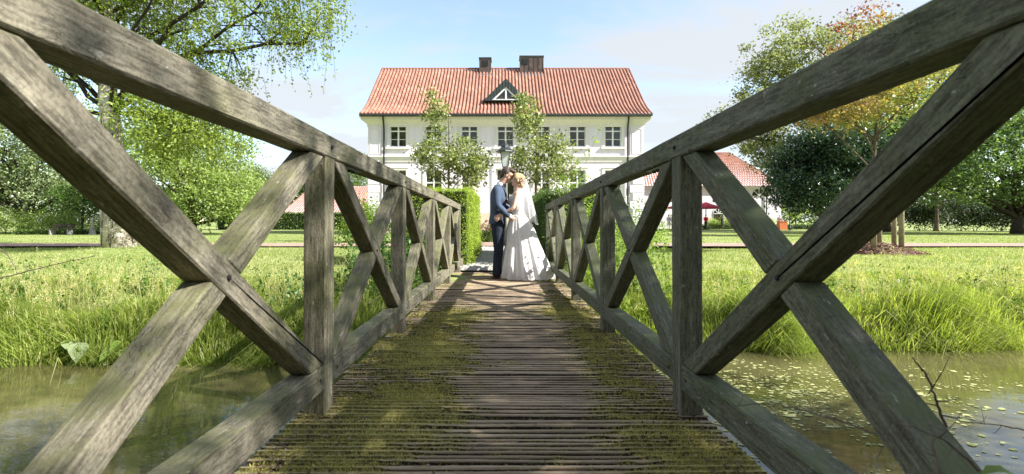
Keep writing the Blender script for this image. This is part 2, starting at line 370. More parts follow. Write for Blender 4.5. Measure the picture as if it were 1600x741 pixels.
def hairmat(name, d, l):
    t = NT(name); c = t.coord('Object', (1, 1, 1)); n = t.noise(t.coord('Object', (30, 30, 90)), 1.2, 4, 0.6, 1.5)
    k = t.ramp(n, [(0.3, d), (0.7, l)])
    return t.done(t.pbr(k, 0.45, t.bump(n, 0.8, 0.012), 0.5))
M['hair'] = hairmat('brown_hair', (0.020, 0.012, 0.008), (0.09, 0.05, 0.033))
M['blonde'] = hairmat('blonde_hair', (0.26, 0.15, 0.06), (0.66, 0.47, 0.25))
def dress_mat():
    t = NT('lace_dress'); c = t.coord()
    v = t.n('ShaderNodeTexVoronoi', feature='DISTANCE_TO_EDGE'); v.inputs['Scale'].default_value = 26; t.l(c, v.inputs['Vector'])
    n = t.noise(c, 16, 5, 0.6, 1.2)
    a = t.n('ShaderNodeAttribute', attribute_name='tint').outputs['Fac']
    lace = t.math('MULTIPLY', t.ramp(n, [(0.47, (0, 0, 0)), (0.53, (1, 1, 1))]), a)
    k = t.mix(lace, (0.84, 0.83, 0.83), (0.66, 0.63, 0.60))
    sh = t.pbr(k, 0.75, t.bump(t.math('ADD', t.math('MULTIPLY', lace, 0.8), t.math('MULTIPLY', v.outputs[0], 0.3)), 0.5, 0.01), 0.3)
    tr = t.n('ShaderNodeBsdfTranslucent'); tr.inputs[0].default_value = (0.8, 0.79, 0.79, 1)
    m = t.n('ShaderNodeMixShader'); m.inputs[0].default_value = 0.3; t.l(sh, m.inputs[1]); t.l(tr.outputs[0], m.inputs[2])
    return t.done(m.outputs[0])
M['dress'] = dress_mat()
def veil_mat():
    t = NT('tulle_veil'); d = t.n('ShaderNodeBsdfDiffuse'); d.inputs[0].default_value = (0.85, 0.85, 0.86, 1)
    tl = t.n('ShaderNodeBsdfTranslucent'); tl.inputs[0].default_value = (0.85, 0.85, 0.86, 1)
    m1 = t.n('ShaderNodeMixShader'); m1.inputs[0].default_value = 0.5; t.l(d.outputs[0], m1.inputs[1]); t.l(tl.outputs[0], m1.inputs[2])
    tp = t.n('ShaderNodeBsdfTransparent'); m = t.n('ShaderNodeMixShader'); m.inputs[0].default_value = 0.26
    t.l(tp.outputs[0], m.inputs[1]); t.l(m1.outputs[0], m.inputs[2]); return t.done(m.outputs[0])
M['veil'] = veil_mat()
M['c_red'] = cloth('red_top', (0.55, 0.03, 0.04)); M['c_black'] = cloth('black_clothes', (0.02, 0.02, 0.024))
M['c_lilac'] = cloth('lilac_dress', (0.62, 0.55, 0.66)); M['c_white'] = cloth('white_blouse', (0.75, 0.72, 0.72)); M['c_pink'] = cloth('pink_top', (0.65, 0.42, 0.42))

#@@TERRAIN
# ------------------------------------------------------------------ terrain and water
def smooth01(a, b, x):
    t = np.clip((x-a)/(b-a), 0, 1); return t*t*(3-2*t)
def wob(x, s=1.0, ph=0.0): return np.sin(x*1.3*s+ph)*0.5+np.sin(x*2.9*s+1.7+ph)*0.3+np.sin(x*6.1*s+0.6+ph)*0.2
def far_line(x): return 5.36+0.6*smooth01(-0.6, 1.2, x)+0.09*wob(x, 1.0)
def near_line(x): return 0.35+0.12*wob(x, 0.8, 2.0)
def ground_z(x, y):
    x = np.asarray(x, float); y = np.asarray(y, float)
    base = GZ+0.05*np.sin(x*0.21+0.5)*np.sin(y*0.17+1.1)*smooth01(12, 20, y)
    base = base+0.035*np.sin(x*1.7+y*0.9)*np.sin(y*1.3-x*0.6)*(1-smooth01(10, 16, y))
    fl = far_line(x); nl = near_line(x)
    up = smooth01(-0.35, 0.42, y-fl)*0.78+smooth01(0.3, 2.4, y-fl)*0.22       # steep bank then a gentle shoulder
    dn = smooth01(-0.45, 0.5, nl-y)
    k = np.maximum(up, dn)
    z = -1.35+k*(base+1.35)
    # shallow steps of erosion on the bank
    z += 0.035*np.sin(x*5.1+y*3)*np.sin(y*6.3+x*1.1)*smooth01(0.05, 0.5, k)*(1-smooth01(0.85, 1, k))
    # ground rises slowly round the birch
    z += 0.16*np.exp(-(((x+11.8)/1.6)**2+((y-15)/1.4)**2))
    return z
def axis(segs):
    a = [np.linspace(s[0], s[1], s[2], endpoint=False) for s in segs]; return np.concatenate(a+[[segs[-1][1]]])
xs = axis([(-900, -80, 12), (-80, -14, 34), (-14, 14, 180), (14, 80, 34), (80, 900, 12)])
ys = axis([(-120, -3, 14), (-3, 11, 130), (11, 40, 60), (40, 140, 26), (140, 1500, 14)])
X, Y = np.meshgrid(xs, ys); Z = ground_z(X, Y); nx, ny = len(xs), len(ys)
idx = np.arange(nx*ny).reshape(ny, nx)
q = np.stack([idx[:-1, :-1], idx[:-1, 1:], idx[1:, 1:], idx[1:, :-1]], -1).reshape(-1, 4)
gr = obj('ground', mesh_np('ground', np.stack([X, Y, Z], -1), np.full(len(q), 4), q.ravel(), M['ground'], None, True))
tag(gr, 'wide green park lawn falling to the pond banks', 'lawn', None, 'structure')
wt = from_data('water', [(-300, -1.5, WZ), (300, -1.5, WZ), (300, 8, WZ), (-300, 8, WZ)], [(0, 1, 2, 3)], M['water'])
tag(wt, 'murky olive pond water passing under the footbridge', 'water', None, 'structure')
def strip(name, x0, x1, y0, y1, m, z, label, nx=60, jag=0.06):
    V = []; Fc = []
    for i in range(nx+1):
        x = x0+(x1-x0)*i/nx
        for y, s in ((y0, 1), (y1, -1)):
            yy = y+jag*wob(np.array(x), 0.9, s)
            V.append((x, float(yy), z))
    for i in range(nx): Fc.append((2*i, 2*i+2, 2*i+3, 2*i+1))
    o = from_data(name, V, Fc, m); return tag(o, label, 'path', None, 'structure')
strip('path', -60, 60, 16.9, 19.3, M['path'], GZ+0.075, 'reddish gravel path running across the lawn', 120)
strip('gravel_court', -2.4, 2.4, 19.25, 26, M['path'], GZ+0.071, 'gravel court between low hedge and house steps', 12, 0.03)
strip('cobble_bed', -0.95, 0.95, 9.0, 16.95, M['cobble'], GZ+0.03, 'mortar bed of cobbled walk at end of bridge', 24, 0.0)
a = Acc()   # setts of the cobbled walk: hundreds, a pixel or two each
for j in range(54):
    for i in range(13):
        x = -0.90+i*0.145+(0.07 if j % 2 else 0)+rng.normal(0, .008); y = 9.1+j*0.145+rng.normal(0, .008)
        s = 0.062+rng.uniform(-.008, .008); h = 0.03+rng.uniform(0, .014)
        V = [(x-s, y-s, 0), (x+s, y-s, 0), (x+s, y+s, 0), (x-s, y+s, 0), (x-s*.6, y-s*.6, h), (x+s*.6, y-s*.6, h), (x+s*.6, y+s*.6, h), (x-s*.6, y+s*.6, h)]
        a.add(np.array(V)+[0, 0, GZ+.03], [4]*5, [4, 5, 6, 7, 0, 1, 5, 4, 1, 2, 6, 5, 2, 3, 7, 6, 3, 0, 4, 7])
tag(obj('cobbles', a.mesh('cobbles', M['cobble'], False)), 'small grey cobbles of the walk behind the couple', 'cobbles', None, 'stuff')

#@@BRIDGE
# ------------------------------------------------------------------ footbridge
HW = 0.79; TH = 0.10; S = 1.69; Y0 = 0.47           # half width between rails, timber thickness, post spacing, first post
POST_Y = [Y0+S*i for i in range(-1, 6)]; POST_Y[1] = 0.53
bridge = empty('footbridge', (0, 0, 0)); bridge.rotation_euler = (-0.0118, 0, 0)
tag(bridge, 'weathered timber footbridge with cross-braced railings and mossy plank deck', 'footbridge')
def beam_mesh(L, h, w, seed, ch=0.006, seg=None, rough=0.0006):
    """timber along local X, h along local Z, w along local Y, chamfered and slightly uneven"""
    r = random.Random(seed); seg = seg or max(3, int(L/0.09)); V = []; Fc = []
    hy, hz = w/2, h/2
    prof = [(-hy+ch, -hz), (hy-ch, -hz), (hy, -hz+ch), (hy, hz-ch), (hy-ch, hz), (-hy+ch, hz), (-hy, hz-ch), (-hy, -hz+ch)]
    for i in range(seg+1):
        x = -L/2+L*i/seg
        b = 0.0004*math.sin(i*0.7+seed)
        for (y, z) in prof: V.append((x, y+r.uniform(-1, 1)*rough+b*0.5, z+r.uniform(-1, 1)*rough+b))
    for i in range(seg):
        for k in range(8): Fc.append((i*8+k, i*8+(k+1) % 8, (i+1)*8+(k+1) % 8, (i+1)*8+k))
    Fc.append(tuple(range(7, -1, -1))); Fc.append(tuple(seg*8+k for k in range(8)))
    return V, Fc
SEED = [0]
def beam(name, p0, p1, h, w, m, up=Vector((0, 0, 1))):
    p0 = Vector(p0); p1 = Vector(p1); SEED[0] += 1
    V, Fc = beam_mesh((p1-p0).length, h, w, SEED[0])
    o = from_data(name, V, Fc, m, bridge)
    ax = (p1-p0).normalized(); ay = up.cross(ax).normalized() if abs(ax.dot(up)) < 0.99 else Vector((0, 1, 0)).cross(ax).normalized()
    az = ax.cross(ay)
    o.matrix_local = Matrix.Translation((p0+p1)/2) @ Matrix((ax, ay, az)).transposed().to_4x4()
    return o
def clip(poly, p, n):
    """keep the part of a convex polygon on the side n of the point p"""
    out = []
    for a, b in zip(poly, poly[1:]+poly[:1]):
        da = (a[0]-p[0])*n[0]+(a[1]-p[1])*n[1]; db = (b[0]-p[0])*n[0]+(b[1]-p[1])*n[1]
        if da >= 0: out.append(a)
        if da*db < 0: t = da/(da-db); out.append((a[0]+(b[0]-a[0])*t, a[1]+(b[1]-a[1])*t))
    return out
def brace_poly(y0, z0, y1, z1, w, rect):
    L = math.hypot(y1-y0, z1-z0); d = ((y1-y0)/L, (z1-z0)/L); n = (-d[1], d[0]); h = w/2
    P = [(y0-d[0]+n[0]*h, z0-d[1]+n[1]*h), (y0-d[0]-n[0]*h, z0-d[1]-n[1]*h), (y1+d[0]-n[0]*h, z1+d[1]-n[1]*h), (y1+d[0]+n[0]*h, z1+d[1]+n[1]*h)]
    for p, nn in (((rect[0], 0), (1, 0)), ((rect[1], 0), (-1, 0)), ((0, rect[2]), (0, 1)), ((0, rect[3]), (0, -1))): P = clip(P, p, nn)
    return P, (((y0+y1)/2, (z0+z1)/2), d)
def prism(name, P, xc, w, m, rising=False):
    """timber cut to the outline P in the railing's plane; its local X runs along the grain"""
    best = max(((a, b) for a, b in zip(P, P[1:]+P[:1])), key=lambda e: math.hypot(e[1][0]-e[0][0], e[1][1]-e[0][1]))
    L = math.hypot(best[1][0]-best[0][0], best[1][1]-best[0][1]); d = ((best[1][0]-best[0][0])/L, (best[1][1]-best[0][1])/L)
    c = (sum(p[0] for p in P)/len(P), sum(p[1] for p in P)/len(P)); bm = bmesh.new(); A = []; B = []
    for p in P:
        u = (p[0]-c[0])*d[0]+(p[1]-c[1])*d[1]; t = -(p[0]-c[0])*d[1]+(p[1]-c[1])*d[0]
        A.append(bm.verts.new((u, -w/2, t))); B.append(bm.verts.new((u, w/2, t)))
    bm.faces.new(A); bm.faces.new(B[::-1])
    for i in range(len(P)): bm.faces.new((A[i], B[i], B[(i+1) % len(P)], A[(i+1) % len(P)]))
    bmesh.ops.recalc_face_normals(bm, faces=bm.faces[:]); bmesh.ops.bevel(bm, geom=bm.edges[:], offset=.005, segments=1, affect='EDGES')
    o = from_bm(name, bm, m, bridge); ax = Vector((0, d[0], d[1])); az = Vector((0, -d[1], d[0])); ay = az.cross(ax)
    o.matrix_local = Matrix.Translation((xc, c[0], c[1])) @ Matrix((ax, ay, az)).transposed().to_4x4(); return o
DECK = 0.0; RAIL_B = 1.153; RAIL_T = 1.255; LOW_T = 0.225; LOW_B = 0.112
YB, YE = POST_Y[0]-0.35, POST_Y[-1]+0.16
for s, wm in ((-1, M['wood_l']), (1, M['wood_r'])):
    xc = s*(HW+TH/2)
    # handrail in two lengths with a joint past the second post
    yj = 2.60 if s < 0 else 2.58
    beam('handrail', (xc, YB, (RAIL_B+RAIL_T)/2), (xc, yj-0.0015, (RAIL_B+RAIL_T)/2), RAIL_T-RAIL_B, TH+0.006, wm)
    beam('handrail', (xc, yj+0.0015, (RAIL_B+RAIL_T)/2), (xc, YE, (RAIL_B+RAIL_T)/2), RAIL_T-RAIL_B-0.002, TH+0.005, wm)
    pl = box('joint_plate', (xc-0.03, xc+0.03, yj-0.16, yj+0.16, RAIL_B-0.007, RAIL_B-0.0012), M['galv'], bridge)
    for dy in (-0.11, -0.05, 0.05, 0.11):
        bm = bmesh.new(); lathe(bm, [(0.011, RAIL_B-0.018), (0.011, RAIL_B-0.0075)], 6, (xc, yj+dy)); from_bm('bolt', bm, M['iron'], bridge)
    for i, y in enumerate(POST_Y):
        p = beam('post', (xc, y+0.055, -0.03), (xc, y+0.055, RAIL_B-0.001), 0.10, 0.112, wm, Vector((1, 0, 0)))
        bm = bmesh.new(); lathe(bm, [(0.009, 0.0), (0.009, 0.006), (0.004, 0.009)], 8)
        bo = from_bm('bolt', bm, M['iron'], bridge); bo.location = (xc-s*(TH/2+0.0035), y+0.055, 1.20); bo.rotation_euler = (0, -s*PI/2, 0)
    for i in range(len(POST_Y)-1):
        ya, yb = POST_Y[i]+0.112, POST_Y[i+1]-0.001
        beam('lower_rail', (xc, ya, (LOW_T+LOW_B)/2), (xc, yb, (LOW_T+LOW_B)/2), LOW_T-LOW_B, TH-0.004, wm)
        # through brace runs from high at the near post to low at the far post, the other is cut in two by it
        za, zb = RAIL_B-0.0015, LOW_T+0.0015
        bw = 0.084; v = bw*1.22; ths = brace_poly(ya, za+v/2, yb, zb-v/2, bw, (ya+.001, yb-.001, zb, za))
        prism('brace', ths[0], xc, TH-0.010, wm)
        cnt = brace_poly(ya, zb-v/2, yb, za+v/2, bw-.002, (ya+.001, yb-.001, zb, za))[0]
        (p_, d_) = ths[1]; nrm = (-d_[1], d_[0])
        for sg in (-1, 1):
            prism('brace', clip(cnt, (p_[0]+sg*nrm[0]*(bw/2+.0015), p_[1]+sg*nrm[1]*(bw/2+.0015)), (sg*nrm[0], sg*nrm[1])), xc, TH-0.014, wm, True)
        for (by, bz_) in ((p_[0], p_[1]), (ya+.05, (LOW_T+LOW_B)/2), (yb-.05, (LOW_T+LOW_B)/2)):
            bm = bmesh.new(); lathe(bm, [(.0085, 0.0), (.0085, .004), (.004, .006)], 8); bo = from_bm('bolt', bm, M['iron'], bridge); bo.location = (xc-s*(TH/2-.0045), by, bz_); bo.rotation_euler = (0, -s*PI/2, 0)
    # lower rail carries on to a short stub post at the far end
    ya = POST_Y[-1]+0.112
    beam('lower_rail', (xc, ya, (LOW_T+LOW_B)/2), (xc, ya+0.62, (LOW_T+LOW_B)/2), LOW_T-LOW_B, TH-0.004, wm)
    beam('post', (xc, ya+0.66, -0.1), (xc, ya+0.66, LOW_T+0.01), 0.09, 0.075, wm, Vector((1, 0, 0)))
    beam('bearer', (s*0.62, YB-0.4, -0.175), (s*0.62, YE+0.9, -0.175), 0.24, 0.16, wm)
    for y in (1.2, 5.0):
        beam('pile', (s*0.62, y, -1.6), (s*0.62, y, -0.296), 0.2, 0.2, wm, Vector((1, 0, 0)))
def moss_amt(x, y):
    v = mn.fractal(Vector((x*1.15+3.1, y*1.9+1.7, 0.3)), 1.0, 2.0, 5)*0.42+0.42
    side = 0.34*math.exp(-((x+0.55)/0.33)**2)*(1.0 if y < 3.6 else 0.6)+0.36*math.exp(-((x-0.66)/0.24)**2)
    wear = -0.30*math.exp(-((x-0.10)/0.30)**2)*(0.35+0.65*min(1, max(0, y-1.2)/2))
    far = -0.35*max(0, min(1, (y-4.6)/1.6))
    fine = 0.26*mn.noise(Vector((x*7.3, y*16, 4.0)))+0.20*mn.noise(Vector((x*19, y*37, 9.0)))
    return v+side+wear+far+fine
PITCH = 0.208; y = YB-0.45; n = 0
while y < YE+0.78:
    r = random.Random(n); wdt = PITCH-r.uniform(.006, .013); nr = r.choice((4, 5, 5, 6)); rw = wdt/nr
    prof = []                                         # (across, height, groove weight)
    for k in range(nr):
        y0 = k*rw; wn_ = r.uniform(-.004, .002)
        prof += [(y0+rw*.05, -0.013, 1.0), (y0+rw*.22, -0.013, 1.0), (y0+rw*.29, -.004+wn_, .6), (y0+rw*.36, .0015+wn_, 0.0), (y0+rw*.78, .001+wn_, 0.0), (y0+rw*.95, -0.003+wn_, .3)]
    prof = [(0, -0.045, 1), (0, -0.014, 1)]+prof+[(wdt, -0.008, .8), (wdt, -0.045, 1)]
    seg = 44 if y < 4.5 else 20
    xl, xr = -0.905+r.uniform(-.016, .012), 0.905+r.uniform(-.012, .016); tz = r.uniform(-.005, .004); rk = r.uniform(-.006, .006)
    V = []; mo = []; gv = []
    for i in range(seg+1):
        x = xl+(xr-xl)*i/seg
        for (py, pz, g) in prof:
            wv = 0.0022*mn.noise(Vector((x*3.1, (y+py)*40, n)))+0.0016*mn.noise(Vector((x*17, (y+py)*60, 2.0)))
            yy = y+py+0.003*mn.noise(Vector((x*1.4, n*7.3, 1.0)))
            mv = moss_amt(x, y+py)
            V.append((x, yy, pz+tz+wv+rk*x+(min(.010, max(0, (mv-.38)*.05)) if (g > 0.3 and pz > -.03) else 0.0)))
            mo.append(mv); gv.append(g)
    m_ = len(prof); Fc = []
    for i in range(seg):
        for k in range(m_-1): Fc.append((i*m_+k, (i+1)*m_+k, (i+1)*m_+k+1, i*m_+k+1))
    Fc.append(tuple(range(m_))); Fc.append(tuple(seg*m_+k for k in range(m_-1, -1, -1)))
    o = from_data('plank', V, Fc, M['plank'], bridge)
    for nm, arr in (('moss', mo), ('groove', gv)):
        at_ = o.data.attributes.new(nm, 'FLOAT', 'POINT'); at_.data.foreach_set('value', np.array(arr, np.float32))
    y += PITCH; n += 1
a = Acc(); yy = YB-0.45
while yy < 6:
    for xx in (-.64, -.60, .60, .64):
        for dy_ in (.05, .15):
            x_, y_ = xx+rng.normal(0, .006), yy+dy_+rng.normal(0, .006); k = np.arange(6)*PI/3; V_ = np.stack([x_+.0032*np.cos(k), y_+.0032*np.sin(k), np.full(6, .004)], -1)
            a.add(np.concatenate([V_, V_-[0, 0, .012]]), [6]+[4]*6, [0, 1, 2, 3, 4, 5]+sum([[6+i, 6+(i+1) % 6, (i+1) % 6, i] for i in range(6)], []))
    yy += PITCH
obj('nails', a.mesh('nails', M['iron'], False), bridge)['kind'] = 'stuff'
# moss tufts and leaf litter: real little pieces lying on the deck
V = []; T = []
tries = 0
while len(T) < 34000 and tries < 400000:
    tries += 1
    x = random.uniform(-.89, .89); y = 1.3+3.6*random.random()**1.3
    mv = moss_amt(x, y)
    if mv < 0.44+random.random()*0.75: continue
    hgt = random.uniform(.003, .010); w = random.uniform(.0012, .0032); a_ = random.uniform(0, 2*PI); lx, ly = random.gauss(0, .004), random.gauss(0, .004)
    c_, s_ = math.cos(a_)*w, math.sin(a_)*w
    V += [(x-c_, y-s_, -.003), (x+c_, y+s_, -.003), (x+lx, y+ly, hgt)]; T.append(min(1, max(0, random.gauss(.5, .3))))
me = mesh_np('moss', V, np.full(len(T), 3), np.arange(len(V)), M['moss'], T)
tag(obj('moss', me, bridge), 'soft yellow-green moss growing on the planks', None, None, 'stuff')
def flakes(N, fn, size, zjit=0.004):
    V = np.zeros((N, 4, 3)); T = rng.random(N)
    for i in range(N):
        x, y, z = fn(); s = size*rng.uniform(.4, 1.3); a_ = rng.uniform(0, 2*PI); e = rng.uniform(.25, .7)
        u = np.array([math.cos(a_), math.sin(a_), rng.normal(0, .25)])*s; v = np.array([-math.sin(a_), math.cos(a_), rng.normal(0, .35)])*s*e
        c = np.array([x, y, z+abs(rng.normal(0, zjit))]); V[i] = [c-u, c+v*.8, c+u, c-v]
    return V, T
def litter_pt():
    s = 1 if rng.random() < .5 else -1
    x = s*(0.86-abs(rng.normal(0, .11))); y = 1.2+rng.random()**1.2*6.5
    if rng.random() < .10: x = rng.uniform(-.8, .8)
    return x, y, 0.004
V, T = flakes(4200, litter_pt, 0.0095)
me = mesh_np('leaf_litter', V, np.full(len(V), 4), np.arange(len(V)*4), M['litter'], T)
tag(obj('leaf_litter', me, bridge), 'brown leaf crumbs lying along the deck edges', None, None, 'stuff')
for (px, py, ln, an) in ((640, 600, .09, .35), (568, 667, .06, .6), (742, 712, .07, 1.0), (870, 535, .12, -.2), (640, 518, .05, .1), (930, 610, .05, .9)):
    d = CAM_H*F/(py-355); x = gx(px, d); a = Acc()
    a.tube([(x-ln/2*math.cos(an), d-ln/2*math.sin(an), .010), (x, d+.006, .013), (x+ln/2*math.cos(an), d+ln/2*math.sin(an), .010)], [.0028, .0026, .0012], 5)
    tag(obj('fallen_twig', a.mesh('fallen_twig', M['twig'])), 'short dry twig lying on the deck %s' % {640: 'left of the middle' if py == 600 else 'beside the left railing far up', 568: 'by the left front post', 742: 'nearest to the camera', 870: 'in the middle, forked and pale', 930: 'right of the middle'}[px], 'twig', 'twigs on the deck')
#@@HOUSE
# ------------------------------------------------------------------ the house
HY = 34.5; HX = 0.2
house = empty('manor_house', (HX, HY, GZ))
tag(house, 'white two-storey manor house with red pantile roof and triangular dormer', 'house')
KH = F/HY
def hx(px): return (px-786)/KH-HX
def hz(py): return CAM_H+(346-py)/KH-GZ
HWD = 9.76; DEP = 11.0; EAVE = 8.35
wx = [hx(p) for p in (622, 677.5, 733.5, 790, 846.5, 902.5, 958)]
UZ0, UZ1, LZ0, LZ1 = hz(229.5), hz(190), hz(318), hz(266)
WW = 0.575
ops = [(x-WW, x+WW, UZ0, UZ1) for x in wx]+[(x-WW, x+WW, LZ0, LZ1) for i, x in enumerate(wx) if i != 3]
door_op = (wx[3]-0.7, wx[3]+0.7, 1.55, hz(266)+0.1); ops.append(door_op)
def facade(name, x0, x1, z0, z1, ops, m, parent, depth=0.22, yb=None):
    gxs = sorted({x0, x1, *[o[0] for o in ops], *[o[1] for o in ops]}); gzs = sorted({z0, z1, *[o[2] for o in ops], *[o[3] for o in ops]})
    bm = bmesh.new()
    for i in range(len(gxs)-1):
        for j in range(len(gzs)-1):
            cx, cz = (gxs[i]+gxs[i+1])/2, (gzs[j]+gzs[j+1])/2
            if any(o[0] < cx < o[1] and o[2] < cz < o[3] for o in ops): continue
            bm.faces.new([bm.verts.new(p) for p in ((gxs[i], 0, gzs[j]), (gxs[i+1], 0, gzs[j]), (gxs[i+1], 0, gzs[j+1]), (gxs[i], 0, gzs[j+1]))])
    for a, b, c, d in ops:
        for p in (((a,0,c),(a,0,d),(a,depth,d),(a,depth,c)), ((b,0,d),(b,0,c),(b,depth,c),(b,depth,d)), ((a,0,d),(b,0,d),(b,depth,d),(a,depth,d)), ((b,0,c),(a,0,c),(a,depth,c),(b,depth,c))):
            bm.faces.new([bm.verts.new(v) for v in p])
    if yb:
        for p in (((x0,0,z0),(x0,0,z1),(x0,yb,z1),(x0,yb,z0)), ((x1,0,z0),(x1,yb,z0),(x1,yb,z1),(x1,0,z1)), ((x0,yb,z0),(x0,yb,z1),(x1,yb,z1),(x1,yb,z0))):
            bm.faces.new([bm.verts.new(v) for v in p])
    bmesh.ops.remove_doubles(bm, verts=bm.verts, dist=1e-4)
    return from_bm(name, bm, m, parent)
facade('wall', -HWD, HWD, 0, EAVE, ops, M['wall'], house, 0.22, DEP)
def frame_bm(w, z0, z1, rows, t=0.055):
    bm = bmesh.new(); y0, y1 = 0.13, 0.19
    bx(bm, -w, -w+t, y0, y1, z0, z1); bx(bm, w-t, w, y0, y1, z0, z1); bx(bm, -w+t, w-t, y0+.002, y1, z0, z0+t*1.3); bx(bm, -w+t, w-t, y0+.002, y1, z1-t, z1)
    bx(bm, -t, t, y0-.012, y1, z0+t*1.3, z1-t)
    for k, r in enumerate(rows):
        z = z0+(z1-z0)*r; tt = t*0.75 if k == len(rows)-1 else t*0.32
        bx(bm, -w+t, -t, y0+.004, y1-.005, z-tt, z+tt); bx(bm, t, w-t, y0+.004, y1-.005, z-tt, z+tt)
    return bm
def window_set(parent, xs, z0, z1, w, rows=(0.30, 0.625), trim=True):
    H = z1-z0; base = None
    for x in xs:
        if base is None:
            bm = frame_bm(w, 0, H, rows); me = bpy.data.meshes.new('window'); bm.to_mesh(me); bm.free(); me.materials.append(M['paint'])
            base = me; cuts = [0.03]+list(rows)+[0.97]; pm = []
            for j in range(len(cuts)-1):
                bm = bmesh.new(); bx(bm, -w*0.46, w*0.46, 0.155, 0.162, cuts[j]*H+.01, cuts[j+1]*H-.01)
                p = bpy.data.meshes.new('pane'); bm.to_mesh(p); bm.free(); p.materials.append(M['glass']); pm.append(p)
            bm = bmesh.new(); tw = 0.20
            bx(bm, -w-tw, -w, -0.045, 0.02, -.02, H+tw); bx(bm, w, w+tw, -0.045, 0.02, -.02, H+tw); bx(bm, -w, w, -0.045, 0.02, H, H+tw)
            bx(bm, -w-tw-.003, w+tw+.003, -0.075, -.046, H+tw-.06, H+tw+.02)
            sm = bpy.data.meshes.new('surround'); bm.to_mesh(sm); bm.free(); sm.materials.append(M['cream'])
            bm = bmesh.new(); bx(bm, -w-tw-.09, w+tw+.09, -0.13, 0.06, -.16, -.022); sl = bpy.data.meshes.new('sill'); bm.to_mesh(sl); bm.free(); sl.materials.append(M['cream'])
        o = obj('window', base, parent, (x, 0, z0))
        for s in (-1, 1):
            for p in pm: obj('pane', p, o, (s*w*0.5, 0, 0))
        if trim: obj('surround', sm, o); obj('sill', sl, o)
window_set(house, wx, UZ0, UZ1, WW)
window_set(house, [x for i, x in enumerate(wx) if i != 3], LZ0, LZ1, WW)
# door with glazed panels
dx, dz0, dz1 = wx[3], door_op[2], door_op[3]
d = box('door', (dx-0.7, dx+0.7, 0.14, 0.2, dz0, dz1), M['paint'], house)
for s in (-1, 1):
    for (a_, b_) in ((0.9, 2.2), (2.35, dz1-dz0-.1)): box('pane', (dx+s*0.36-0.22, dx+s*0.36+0.22, 0.12, 0.139, dz0+a_, dz0+b_), M['glass'], d)
box('handle', (dx+.05, dx+.09, 0.10, 0.138, dz0+.95, dz0+1.15), M['iron'], d)
bm = bmesh.new(); bx(bm, dx-0.98, dx-0.7, -0.06, .02, dz0, dz1+.28); bx(bm, dx+0.7, dx+0.98, -0.06, .02, dz0, dz1+.28); bx(bm, dx-.7, dx+.7, -0.06, .02, dz1, dz1+.28)
from_bm('door_surround', bm, M['cream'], house)
# trim
zs = hz(248)
bm = bmesh.new(); bx(bm, -HWD-.06, HWD+.06, -.10, -.001, zs-.06, zs+.10); bx(bm, -HWD-.11, HWD+.11, -.16, -.101, zs+.10, zs+.18); bx(bm, -HWD-.03, HWD+.03, -.06, -.002, zs-.22, zs-.062)
from_bm('string_course', bm, M['cream'], house)
bm = bmesh.new()                                      # coved cornice under the eaves
prof = [(0.0, 7.62), (0.05, 7.62), (0.07, 7.78), (0.16, 7.92), (0.32, 8.04), (0.42, 8.08), (0.42, 8.22), (0.50, 8.22), (0.50, 8.34), (0.0, 8.34)]
pa = [bm.verts.new((-HWD-p[0], -p[0], p[1])) for p in prof]; pb = [bm.verts.new((HWD+p[0], -p[0], p[1])) for p in prof]
pc = [bm.verts.new((-HWD-p[0], DEP+p[0], p[1])) for p in prof]; pd = [bm.verts.new((HWD+p[0], DEP+p[0], p[1])) for p in prof]
for i in range(len(prof)-1):
    bm.faces.new((pa[i], pb[i], pb[i+1], pa[i+1])); bm.faces.new((pc[i], pa[i], pa[i+1], pc[i+1])); bm.faces.new((pb[i], pd[i], pd[i+1], pb[i+1])); bm.faces.new((pd[i], pc[i], pc[i+1], pd[i+1]))
from_bm('cornice', bm, M['cream'], house)
bm = bmesh.new(); bx(bm, -HWD-.42, HWD+.42, -.80, -.66, 8.27, 8.40); bx(bm, -HWD-.42, HWD+.42, -.66, -.51, 8.27, 8.33); from_bm('gutter', bm, M['gutter'], house)
for (a_, b_) in ((-HWD, -HWD+.95), (HWD-.95, HWD), (hx(868), hx(887)), (-hx(887), -hx(868))):
    o = box('pilaster', (a_, b_, -.07, .01, zs+.19, 7.61), M['wall'], house)
    bm = bmesh.new(); i_ = .12                        # raised border of the pilaster panel
    for r_ in ((a_+i_, b_-i_, 7.61-i_-.05, 7.61-i_), (a_+i_, b_-i_, zs+.19+i_, zs+.24+i_), (a_+i_, a_+i_+.05, zs+.24+i_, 7.56-i_), (b_-i_-.05, b_-i_, zs+.24+i_, 7.56-i_)):
        bx(bm, r_[0], r_[1], -.095, -.071, r_[2], r_[3])
    from_bm('panel_moulding', bm, M['cream'], o)
for s in (-1, 1):
    for k in range(9):                                # rusticated corner blocks of the ground floor
        w_ = 1.0 if k % 2 else 0.8; x0, x1 = sorted((s*(HWD+.03), s*(HWD-w_)))
        bm = bmesh.new(); bx(bm, x0, x1, -.085, .01, 0.05+k*.58, .05+k*.58+.545); bmesh.ops.bevel(bm, geom=bm.edges[:], offset=.03, segments=1, affect='EDGES'); from_bm('quoin', bm, M['wall'], house)
    a = Acc(); xx = s*(HWD-1.18)
    a.tube([(xx, -.56, 8.3), (xx, -.52, 8.12), (xx+s*.04, -.2, 7.75), (xx+s*.04, -.12, 7.5), (xx+s*.04, -.12, .3)], [.06]*5, 8)
    obj('downpipe', a.mesh('downpipe', M['gutter']), house)
bm = bmesh.new(); bx(bm, -HWD-.05, HWD+.05, -.12, -.003, 0, .62); from_bm('plinth', bm, M['sand'], house)
